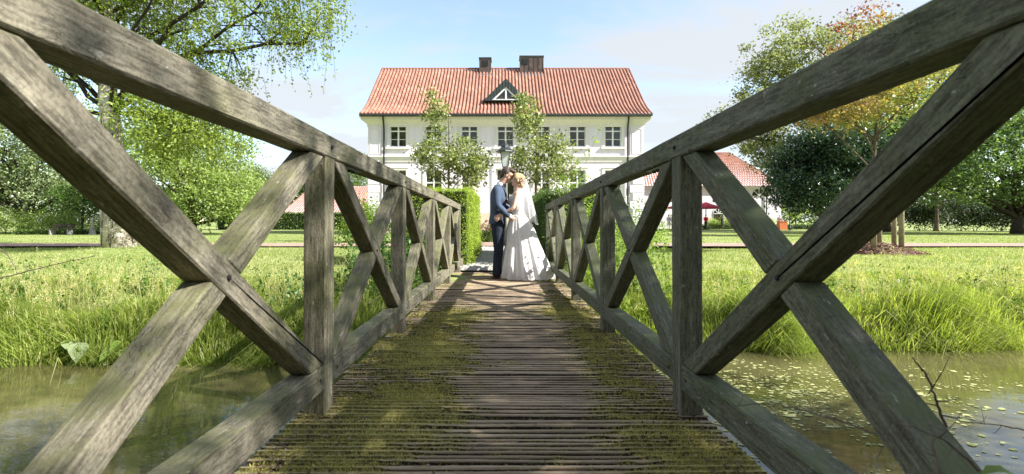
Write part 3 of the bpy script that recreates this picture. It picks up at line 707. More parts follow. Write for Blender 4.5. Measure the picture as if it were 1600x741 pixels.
# roof: bell-cast slope of pantiles; profile (distance back from the wall, height)
RW = 10.14
RP = [(-.68, 8.42), (-.1, 8.74), (.6, 9.18), (1.4, 9.80), (5.5, 13.46)]
def roof_surface(name, RP, RW, ncol, nrow, parent, m, xoff=0.0, amp=0.085, lift=0.09):
    P = np.array(RP); L = np.concatenate([[0], np.cumsum(np.hypot(*np.diff(P, axis=0).T))]); SP = 6
    ss = np.linspace(0, L[-1], nrow+1); V = []; Sz = []; Lp = []; T = []; n = 0
    u = np.linspace(-RW, RW, ncol*SP+1)+xoff; ph = ((np.arange(ncol*SP+1) % SP)/SP)
    prof = amp*np.sin(2*PI*ph)+amp*0.4*np.sin(4*PI*ph)
    for r in range(nrow):
        a0, a1 = ss[r], min(ss[r+1]+0.06, L[-1])
        for k, sv in enumerate((a0, a1)):
            y = np.interp(sv, L, P[:, 0]); z = np.interp(sv, L, P[:, 1]); up = lift if k == 0 else 0.0
            V.append(np.stack([u, np.full_like(u, y), z+prof+up], -1))
        m0 = len(u); y = np.interp(a0, L, P[:, 0]); z = np.interp(a0, L, P[:, 1])
        V.append(np.stack([u, np.full_like(u, y)+.01, z+prof-.03], -1))
        i = np.arange(m0-1)
        q1 = np.stack([n+i, n+i+1, n+m0+i+1, n+m0+i], -1); q2 = np.stack([n+2*m0+i, n+2*m0+i+1, n+i+1, n+i], -1)
        tt = np.repeat(np.clip(rng.normal(.5, .22, ncol), 0, 1), SP)
        Lp.append(q1.ravel()); Lp.append(q2.ravel()); T += [tt, tt*.8]; n += 3*m0
    me = mesh_np(name, np.concatenate(V), np.full(len(np.concatenate(T)), 4), np.concatenate(Lp), m, np.concatenate(T))
    o = obj(name, me, parent); o['kind'] = 'stuff'; return o
bm = bmesh.new()                                      # boarded roof body under the tiles, with gable ends
pr = [(p[0], p[1]-.16) for p in RP]; back = [(DEP-p[0], p[1]-.16) for p in RP[::-1]][1:]
full = pr+back
va = [bm.verts.new((-RW+.05, *p)) for p in full]; vb = [bm.verts.new((RW-.05, *p)) for p in full]
for i in range(len(full)-1): bm.faces.new((va[i], vb[i], vb[i+1], va[i+1]))
bm.faces.new(va); bm.faces.new(vb[::-1]); bm.faces.new((va[0], va[-1], vb[-1], vb[0]))
roof = from_bm('roof', bm, M['gutter'], house)
roof_surface('roof_tiles', RP, RW, 78, 25, roof, M['tile'])
roof_surface('roof_tiles', [(DEP-p[0], p[1]) for p in RP], RW, 78, 25, roof, M['tile'])
def ridge_caps(x0, x1, y, z, n, parent, r=0.13):
    bm = bmesh.new(); L = (x1-x0)/n
    for k in range(9):
        pass
    me = None
    for i in range(n):
        if me is None:
            bm2 = bmesh.new(); R = []
            for x, rr in ((0, r), (L*1.04, r*.9)): R.append([bm2.verts.new((x, rr*math.cos(PI*k/6), rr*.9*math.sin(PI*k/6))) for k in range(7)])
            for k in range(6): bm2.faces.new((R[0][k], R[0][k+1], R[1][k+1], R[1][k]))
            me = bpy.data.meshes.new('ridge_tile'); bm2.to_mesh(me); bm2.free(); me.materials.append(M['tile'])
            me.attributes.new('tint', 'FLOAT', 'FACE').data.foreach_set('value', np.full(6, .35, np.float32))
        obj('ridge_tile', me, parent, (x0+i*L, y, z))
    bm.free()
ridge_caps(-RW, RW, 5.5, 13.46, 56, roof)
for s in (-1, 1):                                     # verge boards
    bm = bmesh.new()
    for i in range(len(RP)-1):
        (y0, z0), (y1, z1) = RP[i], RP[i+1]
        vv = [bm.verts.new((s*(RW+dx_), y, z)) for dx_ in (.0, .05) for (y, z) in ((y0, z0-.16), (y1, z1-.16), (y1, z1+.07), (y0, z0+.07))]
        for f in ((0, 1, 2, 3), (7, 6, 5, 4), (3, 2, 6, 7), (0, 4, 5, 1)): bm.faces.new([vv[k] for k in f])
    from_bm('verge', bm, M['tile'], roof)
# chimneys clad in copper
for (pa_, pb_, h_, louv) in ((749, 767, 14.22, (.22, .78)), (812.5, 849, 14.36, (.06, .34))):
    d_ = 39.4; x0, x1 = gx(pa_, d_)-HX, gx(pb_, d_)-HX; y0 = d_-HY
    c = box('chimney', (x0, x1, y0, y0+1.1, 12.6, h_-.09), M['copper_brown'], house)
    box('cap', (x0-.05, x1+.05, y0-.05, y0+1.15, h_-.088, h_), M['copper_green'], c)
    w = x1-x0; la, lb = x0+w*louv[0], x0+w*louv[1]
    box('louvre_shade_panel', (la, lb, y0-.012, y0-.001, h_-.72, h_-.2), M['dark'], c)  # dark panel painted as the shade behind the slats
    for k in range(6): box('louvre', (la, lb, y0-.05, y0-.013, h_-.70+k*.085, h_-.665+k*.085), M['copper_green'], c)
    n_ = 5 if w > 1.2 else 1
    for k in range(n_+1): box('seam', (x0+w*(k/n_)-.012, x0+w*(k/n_)+.012, y0-.03, y0-.002, 12.6, h_-.1), M['copper_brown'], c)
    box('flashing', (x0-.16, x1+.16, y0-.34, y0-.001, 12.66, 12.80), M['galv'], c)
# triangular dormer
dd = 35.2; dy = dd-HY; cx = gx(790.5, dd)-HX; hb = 3.3/2; z0 = gz(157.5, dd)-GZ; zt = gz(122.5, dd)-GZ
def tri(bm, hw, za, zb, y, c=None): return [bm.verts.new((cx-hw, y, za)), bm.verts.new((cx+hw, y, za)), bm.verts.new((cx, y, zb))]
bm = bmesh.new(); a_ = tri(bm, hb, z0, zt, dy); b_ = tri(bm, hb, z0, zt, dy+3.2)
bm.faces.new((a_[0], b_[0], b_[2], a_[2])); bm.faces.new((a_[2], b_[2], b_[1], a_[1])); bm.faces.new((a_[0], a_[1], b_[1], b_[0]))
hi = 1.02; zi = z0+0.06; zti = z0+1.02; c_ = tri(bm, hi, zi, zti, dy); e_ = tri(bm, hi, zi, zti, dy+.16)
bm.faces.new((a_[0], a_[2], c_[2], c_[0])); bm.faces.new((a_[2], a_[1], c_[1], c_[2])); bm.faces.new((a_[1], a_[0], c_[0], c_[1]))
for i, j in ((0, 1), (1, 2), (2, 0)): bm.faces.new((c_[i], c_[j], e_[j], e_[i]))
dorm = from_bm('dormer', bm, M['copper_green'], house)
for k in range(-7, 8):                                # standing seams on the dormer face
    x = k*.21; zu = zt-(zt-z0)*abs(x)/hb-.03; zl = max(z0+.01, zti-(zti-zi)*abs(x)/hi+.02) if abs(x) < hi else z0+.01
    if zu > zl+.05: box('seam', (cx+x-.009, cx+x+.009, dy-.02, dy-.001, zl, zu), M['copper_green'], dorm)
bm = bmesh.new(); t_ = .07
A = [(cx-hi+.01, zi+.005), (cx+hi-.01, zi+.005), (cx, zti-.01)]; G = [(cx-hi+.24, zi+t_), (cx+hi-.24, zi+t_), (cx, zti-.14)]
for i, j in ((0, 1), (1, 2), (2, 0)):
    v = [bm.verts.new((p[0], y, p[1])) for y in (dy+.05, dy+.12) for p in (A[i], A[j], G[j], G[i])]
    for f in ((0, 1, 2, 3), (7, 6, 5, 4), (3, 2, 6, 7), (0, 4, 5, 1)): bm.faces.new([v[k] for k in f])
bx(bm, cx-.055, cx+.055, dy+.045, dy+.12, zi+t_, zti-.16)
df = from_bm('dormer_window', bm, M['paint'], dorm)
for s in (-1, 1):
    from_data('pane', [(cx+s*.05, dy+.1, zi+t_), (cx+s*(hi-.22), dy+.1, zi+t_), (cx+s*.05, dy+.1, zti-.18)], [(0, 1, 2)], M['glass'], df)
# steps, side walls with ball finials, wall lantern
for k in range(8): box('step', (dx-2.0, dx+2.0, -3.1+k*.36, -3.1+(k+1)*.36+.02 if k < 7 else -.125, 0, (k+1)*.19), M['sand'], house)
for s in (-1, 1):
    xx = dx+s*2.22
    box('stair_wall', (xx-.2, xx+.2, -3.0, -.13, 0, 1.75), M['wall'], house)
    o = box('pedestal', (xx-.3, xx+.3, -3.62, -3.02, 0, 1.55), M['sand'], house)
    box('coping', (xx-.38, xx+.38, -3.70, -2.94, 1.551, 1.68), M['stone'], o)
    bm = bmesh.new(); lathe(bm, [(.12, 1.681), (.10, 1.76), (.16, 1.80), (.27, 1.95), (.30, 2.08), (.27, 2.21), (.15, 2.34), (.03, 2.40)], 12, (xx, -3.32)); from_bm('ball_finial', bm, M['sand'], o, True)
    o = box('pedestal', (xx-.28, xx+.28, -.75, -.2, 1.76, 2.9), M['wall'], house)
    bm = bmesh.new(); lathe(bm, [(.26, 2.901), (.26, 2.98), (.12, 3.02), (.18, 3.1), (.25, 3.24), (.18, 3.38), (.03, 3.44)], 12, (xx, -.48)); from_bm('ball_finial', bm, M['sand'], o, True)
def wall_lantern(x, z):
    bm = bmesh.new(); lathe(bm, [(.07, 0), (.12, .34), (.12, .36)], 6, (x, -.32)); o = from_bm('wall_lantern', bm, M['lampglass'], house); o.location = (0, 0, z)
    bm = bmesh.new(); lathe(bm, [(.17, .361), (.05, .48), (.02, .6)], 6, (x, -.32)); bx(bm, x-.02, x+.02, -.34, -.3, -.28, -.001); bx(bm, x-.02, x+.02, -.341, -.001, -.30, -.26); from_bm('bracket', bm, M['lampiron'], o)
wall_lantern(gx(759.5, 34.2)-HX, gz(283, 34.2)-GZ); wall_lantern(gx(821, 34.2)-HX, gz(283, 34.2)-GZ)

# ------------------------------------------------------------------ outbuildings
def barn(name, x0, x1, y, dep, eave, ridge, hip, label, wins=(), ncol=70, nrow=20, fan=(), doors=()):
    o = empty(name, ((x0+x1)/2, y, GZ)); tag(o, label, 'building'); hw = (x1-x0)/2; cxx = (x0+x1)/2
    ops = [(w[0]-cxx-w[2]/2, w[0]-cxx+w[2]/2, w[1], w[1]+w[3]) for w in wins]
    facade('wall', -hw, hw, 0, eave, ops, M['wall'], o, .2, dep)
    bm = bmesh.new(); R = hw+.4; e = -.45
    v = [bm.verts.new(p) for p in ((-R, e, eave-.1), (R, e, eave-.1), (R, dep-e, eave-.1), (-R, dep-e, eave-.1), (-R+hip, dep/2, ridge-.12), (R-hip, dep/2, ridge-.12))]
    for f in ((0, 1, 5, 4), (2, 3, 4, 5), (1, 2, 5), (3, 0, 4), (0, 3, 2, 1)): bm.faces.new([v[k] for k in f])
    rf = from_bm('roof', bm, M['wall'], o)
    # pantiles on the near slope and the hip ends
    SPn = ncol*4; V = []; Lp = []; T = []; n = 0
    for side in ('front', 'left', 'right'):
        for r in range(nrow):
            t0, t1 = r/nrow, min(1, (r+1.25)/nrow); row = []
            cnt = SPn if side == 'front' else max(8, int(SPn*dep/(2*R)))
            for t, up in ((t0, .05), (t1, 0)):
                if side == 'front': A_, B_, zz_ = (-R+hip*t, e+(dep/2-e)*t), (R-hip*t, e+(dep/2-e)*t), 0
                else:
                    s = -1 if side == 'left' else 1; xx = s*(R-hip*t); A_, B_ = (xx, e+(dep/2-e)*t), (xx, dep-e-(dep/2-e)*t)
                k = np.linspace(0, 1, cnt+1); zz = eave-.1+(ridge-eave)*t+up+.05*np.sin(np.arange(cnt+1)*PI/2)
                row.append(np.stack([A_[0]+(B_[0]-A_[0])*k, A_[1]+(B_[1]-A_[1])*k, zz], -1))
            V += row; i = np.arange(cnt); m0 = cnt+1
            Lp.append(np.stack([n+i, n+i+1, n+m0+i+1, n+m0+i], -1).ravel()); T.append(np.clip(rng.normal(.5, .2, cnt), 0, 1)); n += 2*m0
    T = np.concatenate(T); me = mesh_np('roof_tiles', np.concatenate(V), np.full(len(T), 4), np.concatenate(Lp), M['tile'], T)
    obj('roof_tiles', me, rf)['kind'] = 'stuff'
    box('cornice', (-hw-.12, hw+.12, -.2, -.001, eave-.42, eave-.16), M['cream'], o)
    for w in wins:
        fr = box('window', (w[0]-cxx-w[2]/2, w[0]-cxx+w[2]/2, .16, .2, w[1], w[1]+w[3]), M['paint'], o)
        for sx in (-1, 1):
            for sz in (0, 1):
                c = w[0]-cxx+sx*w[2]*.24; box('pane', (c-w[2]*.18, c+w[2]*.18, .13, .159, w[1]+w[3]*(.08+.46*sz), w[1]+w[3]*(.46+.46*sz)), M['glass'], fr)
    for (x, z, r, legs) in fan:                         # round-headed windows
        n_ = 12; P = [(x-cxx+r*math.cos(PI*k/n_), z+r*math.sin(PI*k/n_)) for k in range(n_+1)]
        if legs: P = P+[(x-cxx-r, z-legs), (x-cxx+r, z-legs)]
        def slab(nm, P, y0, y1, m, par):
            bm = bmesh.new(); a = [bm.verts.new((p[0], y0, p[1])) for p in P]; b = [bm.verts.new((p[0], y1, p[1])) for p in P]
            bm.faces.new(a); bm.faces.new(b[::-1])
            for i in range(len(P)): bm.faces.new((a[i], b[i], b[(i+1) % len(P)], a[(i+1) % len(P)]))
            return from_bm(nm, bm, m, par)
        c0 = (x-cxx, z-(legs or 0)/2)
        fr = slab('arched_window', [(c0[0]+(p[0]-c0[0])*1.14, c0[1]+(p[1]-c0[1])*1.14) for p in P], -.05, -.001, M['cream'], o)
        slab('pane', P, -.07, -.051, M['glass'], fr)
        for k in (3, 6, 9):
            a_ = PI*k/n_; bm = bmesh.new(); u = Vector((math.cos(a_), 0, math.sin(a_))); w_ = Vector((-u.z, 0, u.x))*.035
            vv = [bm.verts.new((x-cxx+p.x, yy, z+p.z)) for yy in (-.09, -.071) for p in (w_, u*r+w_, u*r-w_, -w_)]
            for f in ((0, 1, 2, 3), (0, 4, 5, 1), (3, 2, 6, 7)): bm.faces.new([vv[q_] for q_ in f])
            from_bm('glazing_bar', bm, M['paint'], fr)
        if legs: box('glazing_bar', (x-cxx-r, x-cxx+r, -.09, -.071, z-.04, z+.04), M['paint'], fr)
    a = Acc(); a.tube([(hw-1.9, -.4, eave-.15), (hw-1.9, -.12, eave-.6), (hw-1.9, -.12, .2)], [.07]*3, 7); obj('downpipe', a.mesh('downpipe', M['gutter']), o)
    return o
YR = 60.0
barn('stable_building', 8, gx(1221, YR), YR, 12, gz(291.5, YR)-GZ+.1, gz(237, 66)-GZ, 4.2, 'long white outbuilding with hipped red roof and arched windows right of the house',
     [(gx(1051, YR), gz(317, YR)-GZ, 1.0, .95), (gx(1119.5, YR), gz(317, YR)-GZ, 1.0, .95), (gx(1085, YR), gz(317, YR)-GZ, 1.0, .95)], 80, 20,
     [(gx(1185.5, YR), gz(306, YR)-GZ, .85, 0), (gx(1122.5, YR), gz(334, YR)-GZ, .6, 1.3), (gx(1170, YR), gz(334, YR)-GZ, .6, 1.3)])
barn('low_barn', gx(446, 60), -9.0, 60, 10, gz(333, 60)-GZ, gz(290, 65)-GZ, 1.7, 'low outbuilding with plain red tiled roof behind hedge left of the house', [], 60, 22)

#@@VEGETATION
# ------------------------------------------------------------------ vegetation
def leaf_quads(C, size, up=0.35, droop=0.0, aspect=0.55, out=None):
    """kite-shaped leaves at the centres C"""
    N = len(C); s = size*rng.uniform(.65, 1.3, N)[:, None]
    n = rng.normal(size=(N, 3)); n[:, 2] += up*2.2
    if out is not None: n += out*1.2
    n /= np.linalg.norm(n, axis=1)[:, None]
    t = rng.normal(size=(N, 3)); t[:, 2] -= droop*2; t -= (t*n).sum(1)[:, None]*n; t /= np.linalg.norm(t, axis=1)[:, None]+1e-9
    b = np.cross(n, t)
    return np.stack([C-t*s*.5, C+b*s*aspect*.5+n*s*.07, C+t*s*.5, C-b*s*aspect*.5+n*s*.07], 1)
def leaf_mesh(name, V, T, m): return mesh_np(name, V, np.full(len(V), 4), np.arange(len(V)*4), m, T)
def bez(a, b, c, n): t = np.linspace(0, 1, n)[:, None]; return (1-t)**2*a+2*t*(1-t)*b+t*t*c
def tree(name, label, base, top, r0, lobes, nclump, leaf, size, cr, lm, bark, group=None, cat='tree', strings=0, up=.35, lean=(0, 0), limbs=None, tintfn=None, extra=None, crown_lo=None, shell=.42, flat=.7, limb_mat=None, limb_r=.5):
    """lobes: (cx, cy, cz, rx, ry, rz) from the tree's foot; leaf: leaves per clump"""
    base = np.array(base, float); o = empty(name, base); tag(o, label, cat, group)
    mul = np.array([l[6] if len(l) > 6 else 1. for l in lobes]); L = np.array([l[:6] for l in lobes], float); wgt = (L[:, 3]*L[:, 4]*L[:, 5])**.8*mul; wgt = wgt/wgt.sum()
    k = rng.choice(len(L), nclump, p=wgt); d = rng.normal(size=(nclump, 3)); d /= np.linalg.norm(d, axis=1)[:, None]
    rr = rng.random(nclump)**shell; C = L[k, :3]+d*rr[:, None]*L[k, 3:]
    C = C[C[:, 2] > .25]
    lo = crown_lo if crown_lo is not None else max(.4, C[:, 2].min()*1.05+.2)
    a = Acc(); nT = 12; tz = np.linspace(0, top, nT)
    wobx = np.cumsum(rng.normal(0, r0*.16, nT)); woby = np.cumsum(rng.normal(0, r0*.16, nT))
    tp = np.stack([lean[0]*tz/top+wobx-wobx[0], lean[1]*tz/top+woby-woby[0], tz-0.1], -1)
    rad = r0*(1-.85*(tz/top)**.9); rad[0] *= 1.28; rad[1] *= 1.06
    tk = Acc(); tk.tube(tp, rad, 12); nl = limbs or max(5, len(C)//14)
    def trunk_at(z): return np.array([np.interp(z, tz, tp[:, i]) for i in range(3)]), np.interp(z, tz, rad)
    sel = [int(rng.integers(len(C)))]; dist = np.linalg.norm(C-C[sel[0]], axis=1)
    while len(sel) < min(nl, len(C)): j = int(dist.argmax()); sel.append(j); dist = np.minimum(dist, np.linalg.norm(C-C[j], axis=1))
    nodes = [tp[nT//3:]]; nr = [rad[nT//3:]]
    ends = [C[j]*0.86+np.array([0, 0, top*.04]) for j in sel]+([np.array(e, float) for e in extra] if extra else [])
    for e in ends:
        h = np.hypot(e[0]-lean[0]*.5, e[1]-lean[1]*.5); zs_ = min(max(lo*.8, e[2]-.75*h), top*.95); s0, r_ = trunk_at(zs_)
        mid = (s0+e)/2+np.array([0, 0, .18*h])+rng.normal(0, .07*h+.02, 3); p = bez(s0, mid, e, 7); p[1:-1] += rng.normal(0, .02*h+.01, (5, 3))
        q = np.linspace(min(r_*limb_r, .05*h+.02), .012+.004*h, 7); a.tube(p, q, 6); nodes.append(p); nr.append(q)
    NP = np.concatenate(nodes); NR = np.concatenate(nr)
    for c in C:
        dd_ = np.linalg.norm(NP-c, axis=1)+(NP[:, 2] > c[2])*.5*cr; j = int(dd_.argmin()); s0 = NP[j]
        if dd_[j] < .12: continue
        p = bez(s0, (s0+c)/2+np.array([0, 0, .1*dd_[j]]), c, 4); a.tube(p, np.linspace(min(NR[j]*.6, .03), .006, 4), 4)
    pts = []; 
    per = rng.poisson(leaf, len(C))
    for c, n_ in zip(C, per):
        sc_ = cr*rng.uniform(.6, 1.25)
        g = rng.normal(size=(n_, 3))*np.array([sc_, sc_, sc_*flat])*.55
        pts.append(c+g)
        for s_ in range(strings):
            s0 = c+rng.normal(0, cr*.5, 3); Ln = rng.uniform(.4, 1.3)*cr*1.6; kk = int(rng.integers(12, 26)); t = np.sort(rng.random(kk))
            dr = rng.normal(0, .16, 2); sp_ = s0+np.stack([dr[0]*t*Ln, dr[1]*t*Ln, -t*Ln], -1); pts.append(sp_+rng.normal(0, .045, (kk, 3)))
            a.tube([s0, s0+np.array([dr[0]*Ln*.5, dr[1]*Ln*.5, -Ln*.5]), s0+np.array([dr[0]*Ln, dr[1]*Ln, -Ln])], [.006, .004, .002], 3)
    P = np.concatenate(pts)
    V = leaf_quads(P, size, up, .4 if strings else .1)
    T = tintfn(P) if tintfn else np.clip(rng.normal(.45, .25, len(P)), 0, 1)
    obj('trunk', tk.mesh('trunk', bark), o); obj('branches', a.mesh('branches', limb_mat or bark), o)['kind'] = 'stuff'; obj('crown', leaf_mesh('crown', V, T, lm), o)
    return o
def shrub(name, label, base, rx, ry, h, n, size, lm, group=None, cat='shrub', stems=7, tint=None, shell=.5):
    o = empty(name, base); tag(o, label, cat, group); a = Acc(); K = max(6, int(14*rx*h))
    d = rng.normal(size=(K, 3)); d[:, 2] = np.abs(d[:, 2]); d /= np.linalg.norm(d, axis=1)[:, None]
    C = d*(rng.random(K)**.4)[:, None]*np.array([rx*.82, ry*.82, h*.5])+[0, 0, h*.36]; ci = rng.integers(K, size=n); cs = min(rx, h)*.34
    P = C[ci]+rng.normal(size=(n, 3))*cs*np.array([1, 1, .9])*.75; P = P[P[:, 2] > .02]
    for j in range(stems): c = C[j % K]; a.tube(bez(np.array([c[0]*.15, c[1]*.15, -.05]), np.array([c[0]*.4, c[1]*.4, c[2]*.6]), c, 5), np.linspace(.022, .006, 5), 5)
    V = leaf_quads(P, size, .4); T = tint(P) if tint else np.clip(rng.normal(.5, .25, len(P)), 0, 1)
    obj('stems', a.mesh('stems', M['bark']), o); obj('foliage', leaf_mesh('foliage', V, T, lm), o); return o
def hedge(name, label, x0, x1, y0, y1, z0, z1, n, size, lm, group=None, rough=.05):
    o = empty(name, ((x0+x1)/2, (y0+y1)/2, z0)); tag(o, label, 'hedge', group); lx, ly, h = x1-x0, y1-y0, z1-z0; i_ = .09
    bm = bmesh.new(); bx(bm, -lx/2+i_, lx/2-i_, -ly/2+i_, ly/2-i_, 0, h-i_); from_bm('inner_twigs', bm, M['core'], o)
    A = np.array([lx*ly, lx*h, lx*h, ly*h, ly*h]); f = rng.choice(5, n, p=A/A.sum()); u = rng.uniform(-.5, .5, n); v = rng.uniform(-.5, .5, n); w = rng.uniform(0, 1, n)
    P = np.zeros((n, 3)); O = np.zeros((n, 3))
    P[f == 0] = np.stack([u*lx, v*ly, np.full(n, h)], -1)[f == 0]; O[f == 0] = (0, 0, 1)
    P[f == 1] = np.stack([u*lx, np.full(n, -ly/2), w*h], -1)[f == 1]; O[f == 1] = (0, -1, 0)
    P[f == 2] = np.stack([u*lx, np.full(n, ly/2), w*h], -1)[f == 2]; O[f == 2] = (0, 1, 0)
    P[f == 3] = np.stack([np.full(n, -lx/2), v*ly, w*h], -1)[f == 3]; O[f == 3] = (-1, 0, 0)
    P[f == 4] = np.stack([np.full(n, lx/2), v*ly, w*h], -1)[f == 4]; O[f == 4] = (1, 0, 0)
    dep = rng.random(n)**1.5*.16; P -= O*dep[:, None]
    bulge = rough*(np.sin(P[:, 0]*3.1+P[:, 2]*2.3)+np.sin(P[:, 1]*3.7+P[:, 2]*3.3+1)+np.sin(P[:, 0]*7+P[:, 1]*6+P[:, 2]*8))*.6
    P += O*bulge[:, None]+rng.normal(0, size*.35, (n, 3)); sh = rng.random(n) < .14; P[sh] += O[sh]*(rng.random(sh.sum())**2*.17)[:, None]*(.4+.9*np.abs(np.sin(P[sh, 0]*9+P[sh, 1]*7+P[sh, 2]*5)))[:, None]
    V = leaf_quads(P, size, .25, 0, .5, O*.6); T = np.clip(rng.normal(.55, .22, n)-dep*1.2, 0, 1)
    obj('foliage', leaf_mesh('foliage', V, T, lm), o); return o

# birch on the left lawn
bz = float(ground_z(-11.8, 15.0))
tree('birch_tree', 'old pale-barked birch with drooping crown on the left lawn', (-11.8, 15.0, bz), 13.0, .37,
     [(-1.5, 0, 9.5, 4.6, 4, 3.4), (3.3, -.5, 7.8, 3.5, 2.6, 2.4), (2.3, -.8, 3.5, 1.5, 1.3, 1.0), (2.5, -.8, 3.4, 1.6, 1.2, 1.1), (2.0, -.6, 4.2, 1.5, 1.3, .8), (3.0, -.6, 5.4, 1.6, 1.4, 1.0), (-2.2, -.5, 5.0, 1.9, 1.6, 1.3), (0.5, .5, 7.6, 3, 2.5, 1.6), (5.6, -.4, 7.2, 1.5, 1.3, 1.7), (1.2, 0, 11, 4.5, 4, 2.2)],
     430, 135, .10, .62, M['birch'], M['birch_bark'], strings=4, lean=(-.9, 0), limbs=22, crown_lo=5.2, limb_mat=M['bark_dark'], limb_r=.32, extra=[(2.6, -.4, 6.6), (4.9, -.6, 7.6), (2.4, -1.0, 4.9), (-3, 0, 6.2)])
# trees beyond the left lawn
tree('willow_tree', 'pale grey-green willow at the far left edge of the lawn', (gx(40, 38), 38, GZ), 11, .45, [(0, 0, 6.5, 6.5, 4.5, 4.6), (5, -1, 4.0, 3.6, 3, 3.2), (-7, 0, 6, 6, 4, 5.2), (1, 0, 10.5, 4.5, 3.5, 3)], 360, 110, .21, 1.05, M['pale'], M['bark_dark'], strings=1, crown_lo=1.5)
tree('weeping_tree', 'bright yellow-green tree with branches to the ground behind the birch', (gx(300, 34), 34, GZ), 8.0, .3, [(0, 0, 4.6, 4.2, 3.4, 4.2), (2.8, 0, 2.7, 2.4, 2.4, 2.4), (-2.2, 0, 6.6, 2.6, 2.4, 2.4)], 300, 120, .18, .85, M['bright'], M['bark_dark'], strings=1, crown_lo=1.0)
tree('far_tree', 'small dark green tree between bright tree and low red barn', (gx(398, 52), 52, GZ), 6.4, .25, [(0, 0, 4.6, 2.6, 2.4, 2.5), (-2.4, 0, 3, 2, 2, 2.2)], 110, 70, .2, .75, M['mid'], M['bark_dark'], crown_lo=1.0)
tree('far_tree', 'distant tree showing between left railing and house corner', (gx(556, 70), 70, GZ), 11, .3, [(0, 0, 7.5, 4, 3.5, 3.0)], 90, 70, .26, 1.0, M['mid'], M['bark_dark'])
tree('lawn_tree', 'small bright tree behind the statue on the left lawn', (gx(128, 36), 36, GZ), 3.8, .12, [(0, 0, 3.0, 1.9, 1.6, 1.5), (1.4, 0, 2.4, 1.3, 1.2, 1.2)], 60, 80, .15, .6, M['weed'], M['bark_dark'])
for i, (px, d_, w_, h_) in enumerate(((10, 36, 2.2, 1.9), (62, 36.6, 2.0, 1.7), (108, 37, 1.5, 1.2), (-60, 36, 2.4, 2.3), (165, 36.4, 1.3, 1.3), (215, 38, 2.0, 1.4))):
    shrub('border_shrub', 'low light green border shrub %s' % ['at the left picture edge behind the lawn', 'second from the left edge behind the lawn', 'behind the dark bench on left lawn', 'just outside the left picture edge', 'right of the statue, behind the birch trunk', 'under the bright weeping tree'][i], (gx(px, d_), d_, GZ), w_, 1.2, h_, 2400, .14, M['bright'], 'shrubs behind the left lawn')
hedge('box_hedge', 'long low clipped hedge along the back of the left lawn', gx(20, 34), gx(166, 34), 34, 34.7, GZ, GZ+.34, 5000, .09, M['hedge_dark'])
hedge('tall_hedge', 'tall clipped hedge in front of the low red barn', gx(345, 56), gx(640, 56), 55.2, 56.4, GZ, GZ+1.9, 12000, .2, M['hedge_dark'])
# right side
tree('lime_tree', 'tall light green deciduous tree standing behind the copper maple', (gx(1330, 46), 46, GZ), 19, .62, [(-2.0, 0, 13, 7.5, 5.5, 6.5), (-9.6, -1, 9.8, 4.4, 3.6, 3.2), (-12.4, -.5, 9.4, 2.0, 1.8, 1.6), (-6.0, 0, 16.5, 4.4, 3.6, 3.4), (4.5, 0, 14, 6, 5, 6.5), (-7.5, 0, 6.6, 2.6, 2.4, 2.3)], 520, 110, .27, 1.0, M['oak'], M['bark'], crown_lo=5, shell=.38)
tree('round_maple', 'dense dark bluish-green maple left of the leaning copper tree', (gx(1282, 31), 31, GZ), 6.2, .2, [(.3, 0, 4.1, 3.4, 2.9, 2.8), (-1.7, -.4, 3.0, 2.0, 1.9, 1.7), (-1.2, 0, 5.0, 1.9, 1.8, 1.5), (1.7, 0, 5.1, 2.2, 2, 1.8), (0, -1, 5.6, 2.0, 1.8, 1.4)], 340, 110, .19, .6, M['darkleaf'], M['bark_dark'], crown_lo=1.6, shell=.35)
tree('spreading_maple', 'broad green maple at the right picture edge', (gx(1590, 35), 35, GZ), 10.5, .35, [(0, 0, 5.9, 6.4, 4.6, 4.1), (-5, -.5, 4.1, 2.8, 2.6, 2.2), (1.5, -2, 3.8, 5, 3, 2.3), (-3.2, 0, 8.0, 3.5, 3, 2.3)], 420, 85, .22, .8, M['maple'], M['bark_dark'], crown_lo=1.6, shell=.36)
tree('young_tree', 'slender young tree with pale trunk before the dark yews', (gx(1462, 44), 44, GZ), 5.6, .2, [(0, 0, 5.2, 2.6, 2, 1.7), (2.4, 0, 4.4, 2.0, 1.6, 1.1)], 90, 75, .2, .65, M['bright'], M['bark'], crown_lo=2.4)
tree('old_tree', 'thick dark trunk of an old tree behind the staked copper maple', (gx(1379, 41), 41, GZ), 12, .52, [(0, 0, 9, 5.0, 4.2, 3.6), (3, 0, 6.4, 4, 3.4, 2.4)], 230, 80, .24, .95, M['maple'], M['bark_dark'], crown_lo=4.5)
tree('small_tree', 'small light green tree beside the far lamp post', (gx(1243, 62), 62, GZ), 3.8, .12, [(0, 0, 2.7, 1.7, 1.5, 1.3)], 40, 60, .2, .55, M['bright'], M['bark_dark'])
for i, (px, d_, w_, h_) in enumerate(((1440, 46, 2.0, 3.1), (1500, 47, 2.6, 3.4), (1560, 46, 2.6, 3.2), (1630, 45, 3.0, 3.6), (1690, 44, 2.6, 3.4))):
    shrub('yew_shrub', 'dark spreading yew %s' % ['left of the slender pale trunk', 'right of the slender pale trunk', 'second from the right picture edge', 'cut by the right picture edge', 'just outside the right picture edge'][i], (gx(px, d_), d_, GZ), w_, 2.0, h_, 5200, .2, M['yew'], 'yews behind the right lawn')
